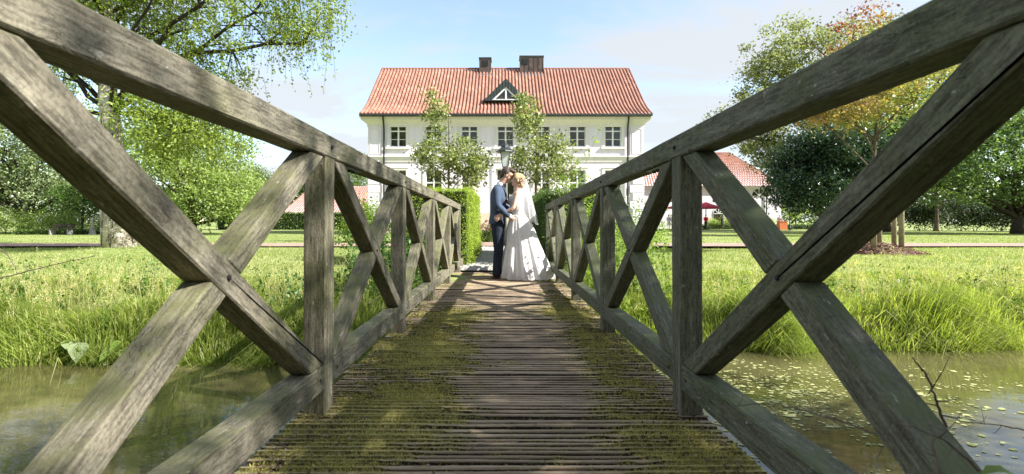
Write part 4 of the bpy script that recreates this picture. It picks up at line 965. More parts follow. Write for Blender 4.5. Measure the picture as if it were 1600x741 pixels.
for i, (px, d_, w_, h_) in enumerate(((1112, 58, .9, 1.3), (1135, 58, 1.2, 1.6), (1152, 58, 1.1, 1.4), (1200, 58.5, 1.3, 1.2), (1064, 54, 1.3, 1.9))):
    shrub('rose_bush', 'leafy bush before the white outbuilding, %s' % ['between the two standing guests', 'behind the guest in black', 'right of the guest in black', 'by the downpipe', 'left beside the guest in lilac'][i], (gx(px, d_), d_, GZ), w_, .8, h_, 1100, .16, M['bright'] if i != 2 else M['pale'], 'bushes before the outbuilding')
hedge('edging_hedge', 'low dark hedge at the foot of the white outbuilding', gx(1060, 57), gx(1290, 57), 57, 57.7, GZ, GZ+.55, 4500, .15, M['hedge_dark'])
# copper maple with stakes and mulch
MX, MY = gx(1358, 14.3), 14.3; mz = float(ground_z(MX, MY))
def ctint(P): return np.clip(.30+.20*(P[:, 2]-3.9)-.22*(P[:, 0])+rng.normal(0, .17, len(P)), 0, 1)
tree('copper_maple', 'young orange and copper leaved maple tied between timber stakes', (MX, MY, mz), 6.6, .075, [(-.6, 0, 4.5, 1.7, 1.5, .75), (.7, 0, 4.9, 1.3, 1.3, 1.0), (.2, 0, 6.2, 1.2, 1.1, 1.1), (-.9, -.2, 4.0, 1.2, 1, .45)], 140, 62, .11, .38, M['copper'], M['bark'], lean=(.45, 0), crown_lo=2.2, tintfn=ctint, limbs=14)
a = Acc(); nA, nR = 40, 10; V = []
for r in range(nR+1):
    for k in range(nA):
        an = 2*PI*k/nA; rr = 1.35*r/nR*(1+.12*math.sin(3*an)+.06*math.sin(7*an)); x, y = rr*math.cos(an), rr*.85*math.sin(an)
        V.append((MX+x+.15, MY+y, float(ground_z(MX+x, MY+y))+.30*(1-(r/nR)**1.6)-.02+.02*math.sin(9*x)*math.sin(8*y)))
Fc = [(r*nA+k, (r+1)*nA+k, (r+1)*nA+(k+1) % nA, r*nA+(k+1) % nA) for r in range(nR) for k in range(nA)]
md = from_data('mulch_bed', V, Fc, M['mulch_soil'], None, True); tag(md, 'mound of brown bark mulch round the copper maple', 'mulch')
def mulch_pt():
    an = rng.uniform(0, 2*PI); r = math.sqrt(rng.random())*1.02; x, y = 1.35*r*math.cos(an), 1.15*r*math.sin(an)
    return MX+x+.15, MY+y, float(ground_z(MX+x, MY+y))+.30*(1-min(1, r)**1.6)+.0
V, T = flakes(3200, mulch_pt, .035, .02); me = mesh_np('bark_chips', V, np.full(len(V), 4), np.arange(len(V)*4), M['mulch'], T); obj('bark_chips', me, md)['kind'] = 'stuff'
for i, (px, d_, tp_) in enumerate(((1365.5, 13.7, 291), (1374, 15.0, 292), (1408.5, 13.75, 290), (1397, 15.1, 292))):
    x = gx(px, d_); z0_ = float(ground_z(x, d_)); h_ = gz(tp_, d_)-z0_
    bm = bmesh.new(); lathe(bm, [(.068, -.2), (.066, h_-.03), (.058, h_-.006), (.04, h_)], 12); o = from_bm('tree_stake', bm, M['stake'], None, True, (x, d_, z0_))
    tag(o, 'round timber stake beside copper maple, %s' % ['leftmost, in front', 'behind the leftmost stake', 'standing alone on the right', 'back right one hidden by the railing'][i], 'stake', 'stakes of the copper maple')
# hedges at the end of the bridge; the right one's shade is in its leaf colour
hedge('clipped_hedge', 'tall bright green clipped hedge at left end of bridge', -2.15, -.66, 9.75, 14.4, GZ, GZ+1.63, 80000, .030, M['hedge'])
hedge('clipped_hedge', 'clipped hedge at right end of bridge, shade painted into its leaves', .80, 2.3, 9.9, 14.0, GZ, GZ+1.58, 64000, .030, M['hedge_dark'])
hedge('parterre_hedge', 'low box hedge left of groom before the house steps', -3.4, -.45, 20.2, 20.9, GZ, GZ+.52, 9000, .06, M['hedge_dark'], 'parterre hedges')
hedge('parterre_hedge', 'low box hedge behind the bride before the house steps', .5, 3.6, 20.2, 20.9, GZ, GZ+.52, 9000, .06, M['hedge_dark'], 'parterre hedges')
for i, (x, y) in enumerate(((-1.25, 21.6), (-.55, 21.7), (1.15, 21.6), (1.9, 21.5), (2.6, 21.6))):
    shrub('rose_bush', 'pink flowering rose bush %s' % ['left of the groom by hedge', 'nearest the groom on his left', 'behind the bride skirt', 'second to the right of bride', 'behind the right hedge'][i], (x, y, GZ), .45, .4, .85, 700, .07, M['bright'], 'roses before the steps')
    P = np.stack([rng.normal(x, .28, 26), rng.normal(y-.2, .2, 26), GZ+rng.uniform(.5, .95, 26)], -1); V = np.concatenate([leaf_quads(P+rng.normal(0, .02, P.shape), .10, .3, 0, .9) for _ in range(4)])
    sh_ = bpy.data.objects[-1] if False else None
    me = leaf_mesh('blossoms', V-np.array([x, y, GZ]), rng.random(len(V)), M['petal'])
    par = [o for o in bpy.data.objects if o.get('category') == 'shrub' and abs(o.location.x-x) < 1e-4 and abs(o.location.y-y) < 1e-4][0]; obj('blossoms', me, par)
# pear trees before the house
def ptint(P): return np.clip(rng.normal(.5, .28, len(P)), 0, 1)
for i, (px, lob) in enumerate(((702, [(.1, 0, 3.5, 1.35, 1.0, .95), (-.55, 0, 5.1, .5, .5, .9), (1.0, 0, 3.2, .8, .8, .9), (-1.0, 0, 3.7, .7, .6, .7), (-.8, 0, 6.0, .28, .3, .35)]), (838, [(.1, 0, 3.6, 1.3, 1.0, 1.2), (-.35, 0, 5.1, .7, .7, .9), (1.0, 0, 3.2, .8, .8, 1.0), (-.4, 0, 5.9, .35, .4, .45), (-.8, 0, 3.2, .7, .7, .8)]))):
    tree('pear_tree', ['young pear tree behind the left hedge, leaves before the house', 'young pear tree behind the bride, leaves before the house'][i], (gx(px, 19.8), 22.3 if False else 19.8+i*.3, GZ), 5.6, .075, lob, 125, 46, .13, .34, M['pear'], M['bark'], 'pear trees before the house', tintfn=ptint, crown_lo=1.6, up=.2)
# shrubs beside the railings
shrub('leafy_shrub', 'loose light green shrub behind the right railing', (1.75, 9.3, GZ), .8, .6, 1.35, 2600, .06, M['weed_light'])
shrub('leafy_shrub', 'bush of round leaves left of the clipped hedge', (-3.3, 12.0, GZ), .75, .8, 1.5, 4200, .07, M['weed_light'])
shrub('leafy_shrub', 'leafy bush filling the gap right of the right hedge', (2.9, 11.0, GZ), .8, .7, 1.5, 3200, .06, M['weed_light'])
shrub('leafy_shrub', 'light green sprigs pushing through the far right railing', (1.28, 8.75, GZ), .42, .5, 1.25, 1500, .06, M['weed_light'])
shrub('leafy_shrub', 'small leafy plant at the left foot of the bridge end', (-.98, 9.55, GZ), .30, .3, .5, 500, .05, M['weed_light'])
shrub('leafy_shrub', 'pale sprigs leaning over the right clipped hedge', (1.35, 9.7, GZ+.9), .5, .35, 1.1, 900, .055, M['weed_light'])
# tall shoots of a climber by the right railing
cl = empty('climbing_shoot', (1.0, 8.2, GZ)); tag(cl, 'tall thin leafy shoot rising above the right railing', 'plant'); a = Acc(); P = []; Q = []
for (pp, n_) in (([(905, 400), (912, 330), (905, 290), (918, 245), (942, 192)], 22), ([(898, 400), (900, 330), (905, 300), (896, 262), (920, 240)], 16), ([(890, 400), (884, 330), (872, 300), (880, 270)], 14), ([(912, 400), (925, 340), (930, 300), (912, 275)], 14)):
    w = np.array([at(p[0], p[1], 8.2+.1*k)-cl.location for k, p in enumerate(pp)]); t = np.linspace(0, 1, 14); k_ = np.linspace(0, 1, len(w)); w = np.stack([np.interp(t, k_, w[:, i]) for i in range(3)], -1)
    a.tube(w, np.linspace(.006, .002, 14), 5)
    for q_ in range(n_):
        s_ = rng.uniform(.15, 1); c = np.array([np.interp(s_, t, w[:, i]) for i in range(3)]); P.append(c+rng.normal(0, .035, 3))
P = np.array(P); obj('stem', a.mesh('stem', M['weed_light']), cl); obj('leaves', leaf_mesh('leaves', leaf_quads(P, .085, .4, .2, .6), np.clip(rng.normal(.7, .2, len(P)), 0, 1), M['weed_light']), cl)

# tall bank grass, lawn blades, weeds
def clumpy(x, y, sc=1.1): return .5+.5*np.sin(x*sc*1.9+1.3*np.sin(y*sc*1.3))*np.sin(y*sc*2.3+1.7*np.sin(x*sc))
def blades(N, ptfn, hmin, hmax, wid, lean, name, label, m, dry=.08):
    x, y, hs = ptfn(N); N = len(x); z = ground_z(x, y)-.01; h = rng.uniform(hmin, hmax, N)*hs; an = rng.uniform(0, 2*PI, N); w = wid*rng.uniform(.6, 1.4, N)
    ld = 5.2*np.sin(x*1.7+2.1*np.sin(y*1.9))+2.3*np.sin(y*3.1+x*2.3)+rng.normal(0, .9, N); lm_ = np.abs(rng.normal(.55*lean, .6*lean, N))*h*(.45+1.1*clumpy(x, y, 1.7)); lx, ly = np.cos(ld)*lm_+.06*h, np.sin(ld)*lm_-.12*h
    c, s = np.cos(an)*w/2, np.sin(an)*w/2; b = np.stack([x, y, z], -1)
    off = np.stack([c, s, 0*c], -1); m1 = b+np.stack([lx*.16, ly*.16, h*.42], -1); m2 = b+np.stack([lx*.55, ly*.55, h*.80], -1); tp = b+np.stack([lx*1.3, ly*1.3, h*(1-.62*np.clip(lm_/h, 0, 1.1))], -1)
    V = np.stack([b-off, b+off, m1-off*.9, m1+off*.9, m2-off*.6, m2+off*.6, tp], 1)
    base = (np.arange(N)*7)[:, None]; lp = base+np.array([0, 1, 3, 2, 2, 3, 5, 4, 4, 5, 6])[None]; sz = np.tile([4, 4, 3], N)
    t = np.clip(rng.normal(.40, .17, N)+.30*(clumpy(x+3, y*1.3, 1.2)-.5), 0, .74); dr = rng.random(N) < dry; t[dr] = rng.uniform(.8, 1, dr.sum())
    o = obj(name, mesh_np(name, V, sz, lp.ravel(), m, np.repeat(t, 3))); return tag(o, label, 'grass', None, 'stuff')
def clumpy(x, y, sc=1.1): return .5+.5*np.sin(x*sc*1.9+1.3*np.sin(y*sc*1.3))*np.sin(y*sc*2.3+1.7*np.sin(x*sc))
def bank_pts(x0, x1, y0, y1):
    def f(N):
        x = rng.uniform(x0, x1, N*2); u = rng.random(N*2)**1.7; y = far_line(x)+y0+(y1-y0)*u
        k = (np.abs(x) > 1.0) & (rng.random(N*2) < .18+.82*clumpy(x, y)**1.3); x, y = x[k][:N], y[k][:N]
        return x, y, (.42+.85*clumpy(x, y, .9))*(1-.78*smooth01(.2, 1.25, y-far_line(x)))
    return f
blades(60000, bank_pts(-9, -.95, .0, 2.6), .2, .55, .0085, .8, 'bank_grass', 'tall rough grass on the left pond bank', M['grass'], .12)
blades(64000, bank_pts(.95, 10, .0, 2.6), .2, .55, .0085, .8, 'bank_grass', 'tall bright grass on the right pond bank', M['grass'], .10)
def lawn_pts(x0, x1, y0, y1, pw):
    def f(N):
        y = y0+(y1-y0)*rng.random(N)**pw; x = rng.uniform(-1, 1, N)*(2+y*1.08); k = (np.abs(x) > 1.0) | (y > 20); k &= (x > x0) & (x < x1) & ~((y > 16.85) & (y < 19.35)); k &= ~((np.abs(x-MX-.1) < 1.2) & (np.abs(y-MY) < 1.0)); return x[k], y[k], np.ones(k.sum())
    return f
blades(120000, lawn_pts(-40, 40, 6.6, 17, 1.0), .03, .075, .010, .6, 'lawn_grass', 'short grass of the lawn in front of the path', M['lawn_blades'], .10)
blades(70000, lawn_pts(-60, 60, 19.3, 42, 1.0), .03, .06, .02, .6, 'lawn_grass', 'mown grass of the lawn behind the path', M['lawn_blades'], .05)
def seedheads(x0, x1, N, label):
    x = rng.uniform(x0, x1, N); y = far_line(x)+.2+1.8*rng.random(N); z = ground_z(x, y); h = rng.uniform(.3, .6, N); a = Acc(); P = []
    for i in range(N):
        l = rng.normal(0, .12, 2); p = np.array([[x[i], y[i], z[i]], [x[i]+l[0]*.4, y[i]+l[1]*.4, z[i]+h[i]*.6], [x[i]+l[0], y[i]+l[1], z[i]+h[i]]]); a.tube(p, [.0022, .0018, .001], 3, .95)
        t = rng.random(12)[:, None]; P.append(p[1]+(p[2]-p[1])*(.45+.55*t)+rng.normal(0, .014, (12, 3)))
    P = np.concatenate(P); V = leaf_quads(P, .022, .1, 0, .35); a.add(V.reshape(-1, 3), [4]*len(V), list(range(len(V)*4)), .92)
    tag(obj('seed_heads', a.mesh('seed_heads', M['grass'], False)), label, 'grass', None, 'stuff')
seedheads(-8, -1.2, 800, 'thin straw seed heads above the left bank grass'); seedheads(1.2, 9, 800, 'thin straw seed heads above the right bank grass')
def weeds(x0, x1, y0, y1, N, h0, h1, name, label, m, size=.06):
    a = Acc(); P = []
    for i in range(N):
        x, y = rng.uniform(x0, x1), rng.uniform(y0, y1); z = float(ground_z(x, y)); h = rng.uniform(h0, h1); l = rng.normal(0, .10, 2)
        if z < WZ+.05: continue
        p = np.array([[x, y, z], [x+l[0]*.4, y+l[1]*.4, z+h*.55], [x+l[0], y+l[1], z+h]]); a.tube(p, [.004, .003, .0015], 3, .3)
        k = int(h*46); t = rng.uniform(.15, 1, k)[:, None]; P.append(np.where(t < .55, p[0]+(p[1]-p[0])*t/.55, p[1]+(p[2]-p[1])*(t-.55)/.45)+rng.normal(0, .045, (k, 3))*np.array([1, 1, .4]))
    P = np.concatenate(P); V = leaf_quads(P, size, .5, .3, .5); n_ = len(a.S); a.add(V.reshape(-1, 3), [4]*len(V), list(range(len(V)*4)), .5)
    a.T[n_:] = list(np.clip(rng.normal(.5, .25, len(V)), 0, 1))
    tag(obj(name, a.mesh(name, m, False)), label, 'weeds', None, 'stuff')
weeds(-2.3, -.97, 5.7, 9.6, 190, .3, .95, 'nettles', 'dark leafy weeds growing along the outside of the left railing', M['weed'])
weeds(.97, 2.5, 6.2, 9.6, 200, .3, .95, 'nettles', 'light leafy weeds growing along the outside of the right railing', M['weed_light'])
weeds(-8, -2.0, 5.6, 7.2, 130, .2, .5, 'bank_herbs', 'broad leaved herbs among the left bank grass', M['weed'])
weeds(2.0, 8.5, 6.2, 7.6, 120, .15, .4, 'bank_herbs', 'broad leaved herbs among the right bank grass', M['weed'])
# large leaved burdock at the left waterline
bd = empty('burdock', (gx(130, 5.35), 5.3, WZ)); tag(bd, 'burdock with large leaves hanging over the water on the left bank', 'plant')
for i in range(13):
    an = rng.uniform(-2.9, -.25); ln = rng.uniform(.14, .27); w = ln*.38; c = np.array([rng.uniform(-.42, .42), .16, rng.uniform(.12, .26)]); u = np.array([math.cos(an)*.8, math.sin(an)*.5, rng.uniform(-.65, -.05)]); u /= np.linalg.norm(u); s_ = np.cross(u, [0, 0, 1]); s_ /= np.linalg.norm(s_)
    V = []; prof = [0, .75, 1, .85, .5, 0]
    for k, pw in enumerate(prof):
        t = k/5; p = c+u*ln*t+np.array([0, 0, -.25*ln*t*t]); V += [p-s_*w*pw+np.array([0, 0, .03*pw]), p, p+s_*w*pw+np.array([0, 0, .03*pw])]
    Fc = [(3*k+j, 3*k+j+1, 3*k+j+4, 3*k+j+3) for k in range(5) for j in (0, 1)]
    o = from_data('leaf', V, Fc, M['weed_light'] if i % 3 else M['pale'], bd, True); o.data.attributes.new('tint', 'FLOAT', 'FACE').data.foreach_set('value', np.full(10, rng.uniform(.4, .75), np.float32))
# duckweed
def duck(N, cx_, cy_, sx, sy, K):
    c = np.stack([rng.normal(cx_, sx, K), rng.normal(cy_, sy, K)], -1); j = rng.integers(K, size=N); return c[j]+rng.normal(0, 1, (N, 2))*np.array([.09, .035])
PD = np.concatenate([duck(1700, 2.0, 4.3, .8, .65, 170), duck(900, 3.2, 4.6, .9, .5, 120), duck(130, -1.55, 4.1, .22, .22, 9), duck(260, 4.4, 3.7, 1.2, .6, 70)])
PD = PD[(PD[:, 1] < far_line(PD[:, 0])-.25)]; V = []; T = []
for x, y in PD:
    r_ = abs(rng.normal(0, .008))+.003; n_ = 6; a0 = rng.uniform(0, 6); V += [(x+r_*rng.uniform(.6, 1.3)*1.5*math.cos(a0+k*PI/3), y+r_*rng.uniform(.6, 1.3)*math.sin(a0+k*PI/3), WZ+.004+rng.uniform(0, .002)) for k in range(6)]; T.append(rng.random())
tag(obj('duckweed', mesh_np('duckweed', V, np.full(len(T), 6), np.arange(len(V)), M['duckweed'], T)), 'patches of pale duckweed floating on the pond', 'duckweed', None, 'stuff')
# brambles close to the camera
def bramble(name, label, runs, leaves=()):
    o = empty(name, at(runs[0][0][0], runs[0][0][1], runs[0][0][2])); tag(o, label, 'twig')
    for run, r_ in ((r[:-1], r[-1]) for r in runs):
        w = np.array([at(*p)-o.location for p in run]); t = np.linspace(0, 1, 5*len(w)); k_ = np.linspace(0, 1, len(w)); p = np.stack([np.interp(t, k_, w[:, i]) for i in range(3)], -1)
        p[1:-1] = (p[:-2]+p[1:-1]*2+p[2:])/4; p += rng.normal(0, r_*.35, p.shape); a = Acc(); a.tube(p, np.linspace(r_, r_*.45, len(p)), 6)
        for q_ in range(len(w)*2): c = p[int(rng.integers(2, len(p)))]; dd_ = rng.normal(0, .028, 3); a.tube([c, c+dd_*.6, c+dd_+np.array([0, 0, .01])], [r_*.45, r_*.3, r_*.15], 4)
        obj('stem', a.mesh('stem', M['twig']), o)
    for (px, py, d_, s_) in leaves:
        c = at(px, py, d_)-o.location; V = [c+Vector(v)*s_ for v in ((-1, 0, -.2), (-.4, -.3, .12), (.4, -.3, .1), (1, .1, -.25), (.4, .3, .2), (-.4, .3, .2), (0, 0, .05))]
        l_ = from_data('leaf', V, [(0, 1, 6), (1, 2, 6), (2, 3, 6), (3, 4, 6), (4, 5, 6), (5, 0, 6)], M['weed_light'], o, True); l_.data.attributes.new('tint', 'FLOAT', 'FACE').data.foreach_set('value', np.full(6, .8, np.float32))
bramble('bramble_stem', 'thin dry bramble stems across the lower right brace', [[(1530, 735, .80), (1480, 690, .82), (1430, 668, .84), (1386, 658, .86), .0022], [(1470, 745, .80), (1455, 690, .82), (1450, 655, .85), .002],
    [(1372, 680, 1.25), (1320, 660, 1.3), (1250, 640, 1.4), (1190, 630, 1.45), (1120, 638, 1.5), .0028], [(1478, 668, 1.3), (1462, 625, 1.3), (1450, 590, 1.3), (1425, 560, 1.3), .004], [(1600, 672, 1.5), (1560, 664, 1.5), (1510, 660, 1.5), .0022]], [(1560, 737, .8, .030)])
bramble('bramble_stem', 'blurred dry bramble stems over grass at the left edge', [[(-20, 440, 2.4), (40, 425, 2.4), (90, 412, 2.4), (150, 400, 2.4), .003], [(-20, 380, 2.4), (10, 395, 2.4), (25, 420, 2.4), .003]])

# shade tree behind the camera on the right: its shadow lies on the near half of the bridge
tree('bank_tree', 'tall leafy tree beside the bridge head outside the picture', (9.4, -1.2, GZ), 9, .3, [(-.9, 1.2, 5.4, 2.5, 3.0, 1.5, 2.0), (-.6, -1.5, 5.4, 2.6, 2.6, 1.6, 2.0), (-.8, 1.0, 8.2, 2.6, 3.4, 1.6, .42), (-1.0, 4.2, 6.8, 1.5, 1.6, 1.6, .1)], 350, 190, .105, .9, M['mid'], M['bark'], crown_lo=2.6)
tree('bank_tree', 'added unseen broad tree behind the camera, blocking sky light', (1.2, -8.6, GZ), 12, .4, [(0, 0, 6.5, 5, 3.2, 4.2), (-3, .5, 4.5, 3, 2.4, 2.8), (3.5, .5, 4.6, 3, 2.4, 2.8), (0, .8, 3.2, 3.4, 1.6, 1.6)], 340, 90, .3, .95, M['mid'], M['bark'], crown_lo=2.2)  # added out of view to keep sky light off the post fronts
tree('bank_tree', 'second added unseen tree behind the camera, further left', (-8.0, -8.2, GZ), 11, .4, [(0, 0, 6, 4.5, 3.2, 4), (-2.5, .5, 4, 3, 2.4, 2.6), (2.5, .5, 4, 2.6, 2.2, 2.4)], 260, 90, .3, .95, M['mid'], M['bark'], crown_lo=2.2)  # also added, closes off more of the sky behind the camera
for i, (x, y, w_, h_) in enumerate(((-5.5, -3.6, 1.9, 3.4), (-2.4, -4.2, 1.7, 3.6), (.6, -4.8, 1.8, 3.8), (3.6, -4.2, 1.7, 3.5), (6.6, -3.4, 1.7, 3.2))):
    shrub('sky_screen_shrub', 'added unseen dark shrub behind the camera, %s' % ['far left', 'left', 'in the middle', 'right', 'far right'][i], (x, y, GZ), w_, 1.1, h_, 11000, .17, M['darkleaf'], 'added light-blocking shrubs behind the camera')  # added low screen, darkens timber faces turned to the camera
# distant wood closing the park
def wood(name, label, x0, x1, y, h, N):
    P = np.zeros((N, 3)); P[:, 0] = rng.uniform(x0, x1, N); t = P[:, 0]; top = h*(.75+.16*np.sin(t*.11)+.1*np.sin(t*.31+1)+.06*np.sin(t*.83)); u = rng.random(N)**.6
    P[:, 2] = GZ+top*u; P[:, 1] = y-5*np.sqrt(np.clip(1-(u*2-1)**2, 0, 1))*rng.random(N)**.4+2*np.sin(t*.4)
    V = leaf_quads(P, .85, .4); tag(obj(name, leaf_mesh(name, V, np.clip(rng.normal(.45, .25, N), 0, 1), M['mid'])), label, 'wood', None, 'stuff')
wood('far_wood', 'distant wood behind the trees on the left', -150, -30, 100, 13, 26000); wood('far_wood', 'distant wood behind the trees on the right', 36, 160, 100, 12, 26000)
#@@SMALL
# ------------------------------------------------------------------ lamps, parasols, statue, bench
def lamp(x, y, h, sc, label, grp):
    o = empty('lamp_post', (x, y, GZ)); tag(o, label, 'lamp', grp)
    bm = bmesh.new(); lathe(bm, [(.13, 0), (.13, .3), (.09, .36), (.06, .5), (.045, 1.0), (.04, h-.1), (.07, h-.06), (.07, h)], 12); from_bm('pole', bm, M['lampiron'], o, True)
    bm = bmesh.new(); lathe(bm, [(.12*sc, h+.03), (.225*sc, h+.50*sc)], 4); from_bm('glass', bm, M['lampglass'], o)
    bm = bmesh.new(); lathe(bm, [(.05, h+.001), (.13*sc, h+.004), (.13*sc, h+.029)], 4); from_bm('lantern_base', bm, M['lampiron'], o)
    bm = bmesh.new(); lathe(bm, [(.31*sc, h+.502*sc), (.30*sc, h+.53*sc), (.14*sc, h+.66*sc), (.13*sc, h+.72*sc), (.07*sc, h+.78*sc), (.02, h+.86*sc)], 8)
    from_bm('lantern_roof', bm, M['lampiron'], o)
    a = Acc()
    for k in range(4):
        an = PI/2*k; c, s = math.cos(an), math.sin(an); a.tube([(.122*sc*c, .122*sc*s, h+.02), (.228*sc*c, .228*sc*s, h+.505*sc)], [.012*sc, .012*sc], 5)
    obj('lantern_frame', a.mesh('lantern_frame', M['lampiron']), o); o.rotation_euler = (0, 0, PI/4)
    bm = bmesh.new(); lathe(bm, [(.05*sc, h+.05), (.07*sc, h+.2*sc), (.04*sc, h+.3*sc)], 8); from_bm('bulb', bm, M['paint'], o)
dL = 17.2; hL = gz(262, dL)-GZ
lamp(gx(789.5, dL), dL, hL, 1.08, 'old-style lantern post rising just behind the groom', 'lantern posts')
lamp(gx(1234, 52), 52, gz(332, 52)-GZ, 1.0, 'distant lantern post on the lawn by the right outbuilding', 'lantern posts')
def parasol(px, d, top, edge, hw, label):
    o = empty('parasol', (gx(px, d), d, GZ)); tag(o, label, 'parasol', 'red parasols'); zt, ze = gz(top, d)-GZ, gz(edge, d)-GZ
    bm = bmesh.new(); lathe(bm, [(.05, 0), (.05, zt-.1)], 8); lathe(bm, [(.4, 0.0), (.4, .12)], 12); from_bm('pole', bm, M['dark'], o)
    bm = bmesh.new()
    def tier(z0, z1, r0, r1, val):
        n = 8; A = [bm.verts.new((r0*math.cos(2*PI*(k+.5)/n), r0*math.sin(2*PI*(k+.5)/n), z0)) for k in range(n)]; B = [bm.verts.new((r1*math.cos(2*PI*(k+.5)/n), r1*math.sin(2*PI*(k+.5)/n), z1)) for k in range(n)]; C = [bm.verts.new((v.co.x, v.co.y, z0-val)) for v in A]
        for k in range(n): bm.faces.new((A[k], A[(k+1) % n], B[(k+1) % n], B[k])); bm.faces.new((C[k], C[(k+1) % n], A[(k+1) % n], A[k]))
        bm.faces.new(B)
    tier(ze, zt-.38, hw, hw*.35, .2); tier(zt-.35, zt, hw*.45, .06, .1); from_bm('canopy', bm, M['parasol'], o)
    for k in range(8):
        an = 2*PI*(k+.5)/8; a = Acc(); a.tube([(0, 0, zt-.15), (hw*.97*math.cos(an), hw*.97*math.sin(an), ze-.02)], [.02, .02], 4); obj('rib', a.mesh('rib', M['dark']), o)
parasol(1103, 55, 316, 323.5, 2.0, 'red parasol standing right behind the right front post')
parasol(1070, 56, 316, 323.5, 2.0, 'red parasol mostly hidden by the right front post')
st = empty('garden_statue', (gx(144.5, 33.4), 33.4, GZ)); tag(st, 'small grey stone figure on a plinth at the back of left lawn', 'statue')
bm = bmesh.new(); bx(bm, -.16, .16, -.16, .16, 0, .1); bx(bm, -.12, .12, -.12, .12, .101, .38); bx(bm, -.15, .15, -.15, .15, .381, .43); from_bm('plinth', bm, M['stone'], st)
bm = bmesh.new(); lathe(bm, [(.10, .431), (.11, .5), (.09, .62), (.075, .72), (.11, .82), (.12, .88), (.04, .94), (.035, .97), (.06, 1.0), (.065, 1.05), (.05, 1.11), (.01, 1.14)], 12); from_bm('figure', bm, M['stone'], st, True)
be = empty('park_bench', (gx(95, 33.2), 33.2, GZ)); tag(be, 'low dark bench on the left lawn before the shrubs', 'bench')
for k in range(4): box('slat', (-.75, .75, -.2+k*.11, -.11+k*.11, .40, .44), M['bark_dark'], be)
for k in range(2): box('slat', (-.75, .75, .25, .28, .52+k*.13, .62+k*.13), M['bark_dark'], be)
for s in (-.6, .6): box('leg', (s-.04, s+.04, -.18, .24, 0, .399), M['stone'], be)
bn = empty('orange_box', (gx(1222, 54), 54, GZ)); tag(bn, 'orange wooden planter box beside the far lamp post', 'box')
bm = bmesh.new(); bx(bm, -.42, .42, -.3, .3, 0, .9); from_bm('body', bm, M['orange'], bn)
bm = bmesh.new(); bx(bm, -.46, .46, -.34, .34, .901, .96); from_bm('rim', bm, M['orange'], bn)

#@@PEOPLE
# ------------------------------------------------------------------ people
class Body:
    def __init__(s): s.bm = bmesh.new()
    def ell(s, c, r, rot=None, n=14):
        m = Matrix.Translation(Vector(c)) @ (rot.to_4x4() if rot else Matrix.Identity(4)) @ Matrix.Diagonal((*r, 1))
        bmesh.ops.create_uvsphere(s.bm, u_segments=n, v_segments=max(6, n*2//3), radius=1, matrix=m)
    def tube(s, pts, rad, seg=14):
        V, S, L = tube_np(pts, rad, seg); vs = [s.bm.verts.new(v) for v in V]; i = 0
        for k in S: s.bm.faces.new([vs[j] for j in L[i:i+k]]); i += k
        for p, r in ((pts[0], rad[0]), (pts[-1], rad[-1])): s.ell(p, (r*.98,)*3, None, 10)
    def limb(s, pts, rad, k=5):
        """smooth tapered limb through the joints"""
        p = np.array(pts, float); n = len(p); t = np.linspace(0, n-1, (n-1)*k+1); q = np.stack([np.interp(t, range(n), p[:, i]) for i in range(3)], -1); r = np.interp(t, range(n), rad)
        q[1:-1] = (q[:-2]+2*q[1:-1]+q[2:])/4; s.tube(q, r)
    def loft(s, rings, seg=22):
        """rings: (cx, cy, z, rx, ry)"""
        R = [[s.bm.verts.new((c[0]+c[3]*math.cos(2*PI*k/seg), c[1]+c[4]*math.sin(2*PI*k/seg), c[2])) for k in range(seg)] for c in rings]
        for a, b in zip(R, R[1:]):
            for k in range(seg): s.bm.faces.new((a[k], a[(k+1) % seg], b[(k+1) % seg], b[k]))
        s.bm.faces.new(R[0][::-1]); s.bm.faces.new(R[-1])
    def done(s, name, m, parent=None, vox=.008, sm=4, loc=None):
        me = bpy.data.meshes.new(name+'_raw'); bmesh.ops.recalc_face_normals(s.bm, faces=s.bm.faces[:]); s.bm.to_mesh(me); s.bm.free(); o = bpy.data.objects.new('tmp', me); COL.objects.link(o)
        r = o.modifiers.new('r', 'REMESH'); r.mode = 'VOXEL'; r.voxel_size = vox; r.use_smooth_shade = True
        k = o.modifiers.new('s', 'SMOOTH'); k.iterations = sm; k.factor = .5
        dg = bpy.context.evaluated_depsgraph_get(); dg.update(); f = bpy.data.meshes.new_from_object(o.evaluated_get(dg)); f.name = name
        bpy.data.objects.remove(o); bpy.data.meshes.remove(me); f.materials.clear(); f.materials.append(m); f.polygons.foreach_set('use_smooth', np.ones(len(f.polygons), bool)); f.update()
        return obj(name, f, parent, loc)
def hand(B, wrist, tip_dir, palm_n, L=.18, spread=.12, curl=.35):
    """palm, four unequal fingers and a thumb leaving the side of the palm"""
    w = Vector(wrist); d = Vector(tip_dir).normalized(); n = Vector(palm_n); n = (n-d*n.dot(d)).normalized(); s = d.cross(n)
    pl = L*.5; rot = Matrix((d, s, n)).transposed()
    B.ell(w+d*pl*.55, (pl*.62, .040, .017), rot); B.ell(w+d*pl*.95, (.02, .041, .014), rot)
    for k, (o_, ln) in enumerate(((-.031, .42), (-.0105, .48), (.0105, .45), (.031, .35))):
        f = (d+s*(o_/.031)*spread).normalized(); a = w+d*pl*.92+s*o_; l = L*ln; b = a+f*l*.4+n*(-.1*curl*l); c = b+(f*.9-n*curl).normalized()*l*.33; e = c+(f*.75-n*curl*1.5).normalized()*l*.27
        B.tube([a, b, c, e], [.0095, .009, .008, .0065], 8)
    a = w+d*pl*.25-s*.030; f = (d*.72-s*.68-n*.15).normalized(); B.tube([a, a+f*L*.2, a+f*L*.2+(f+d*.5).normalized()*L*.18], [.012, .0105, .0075], 8)
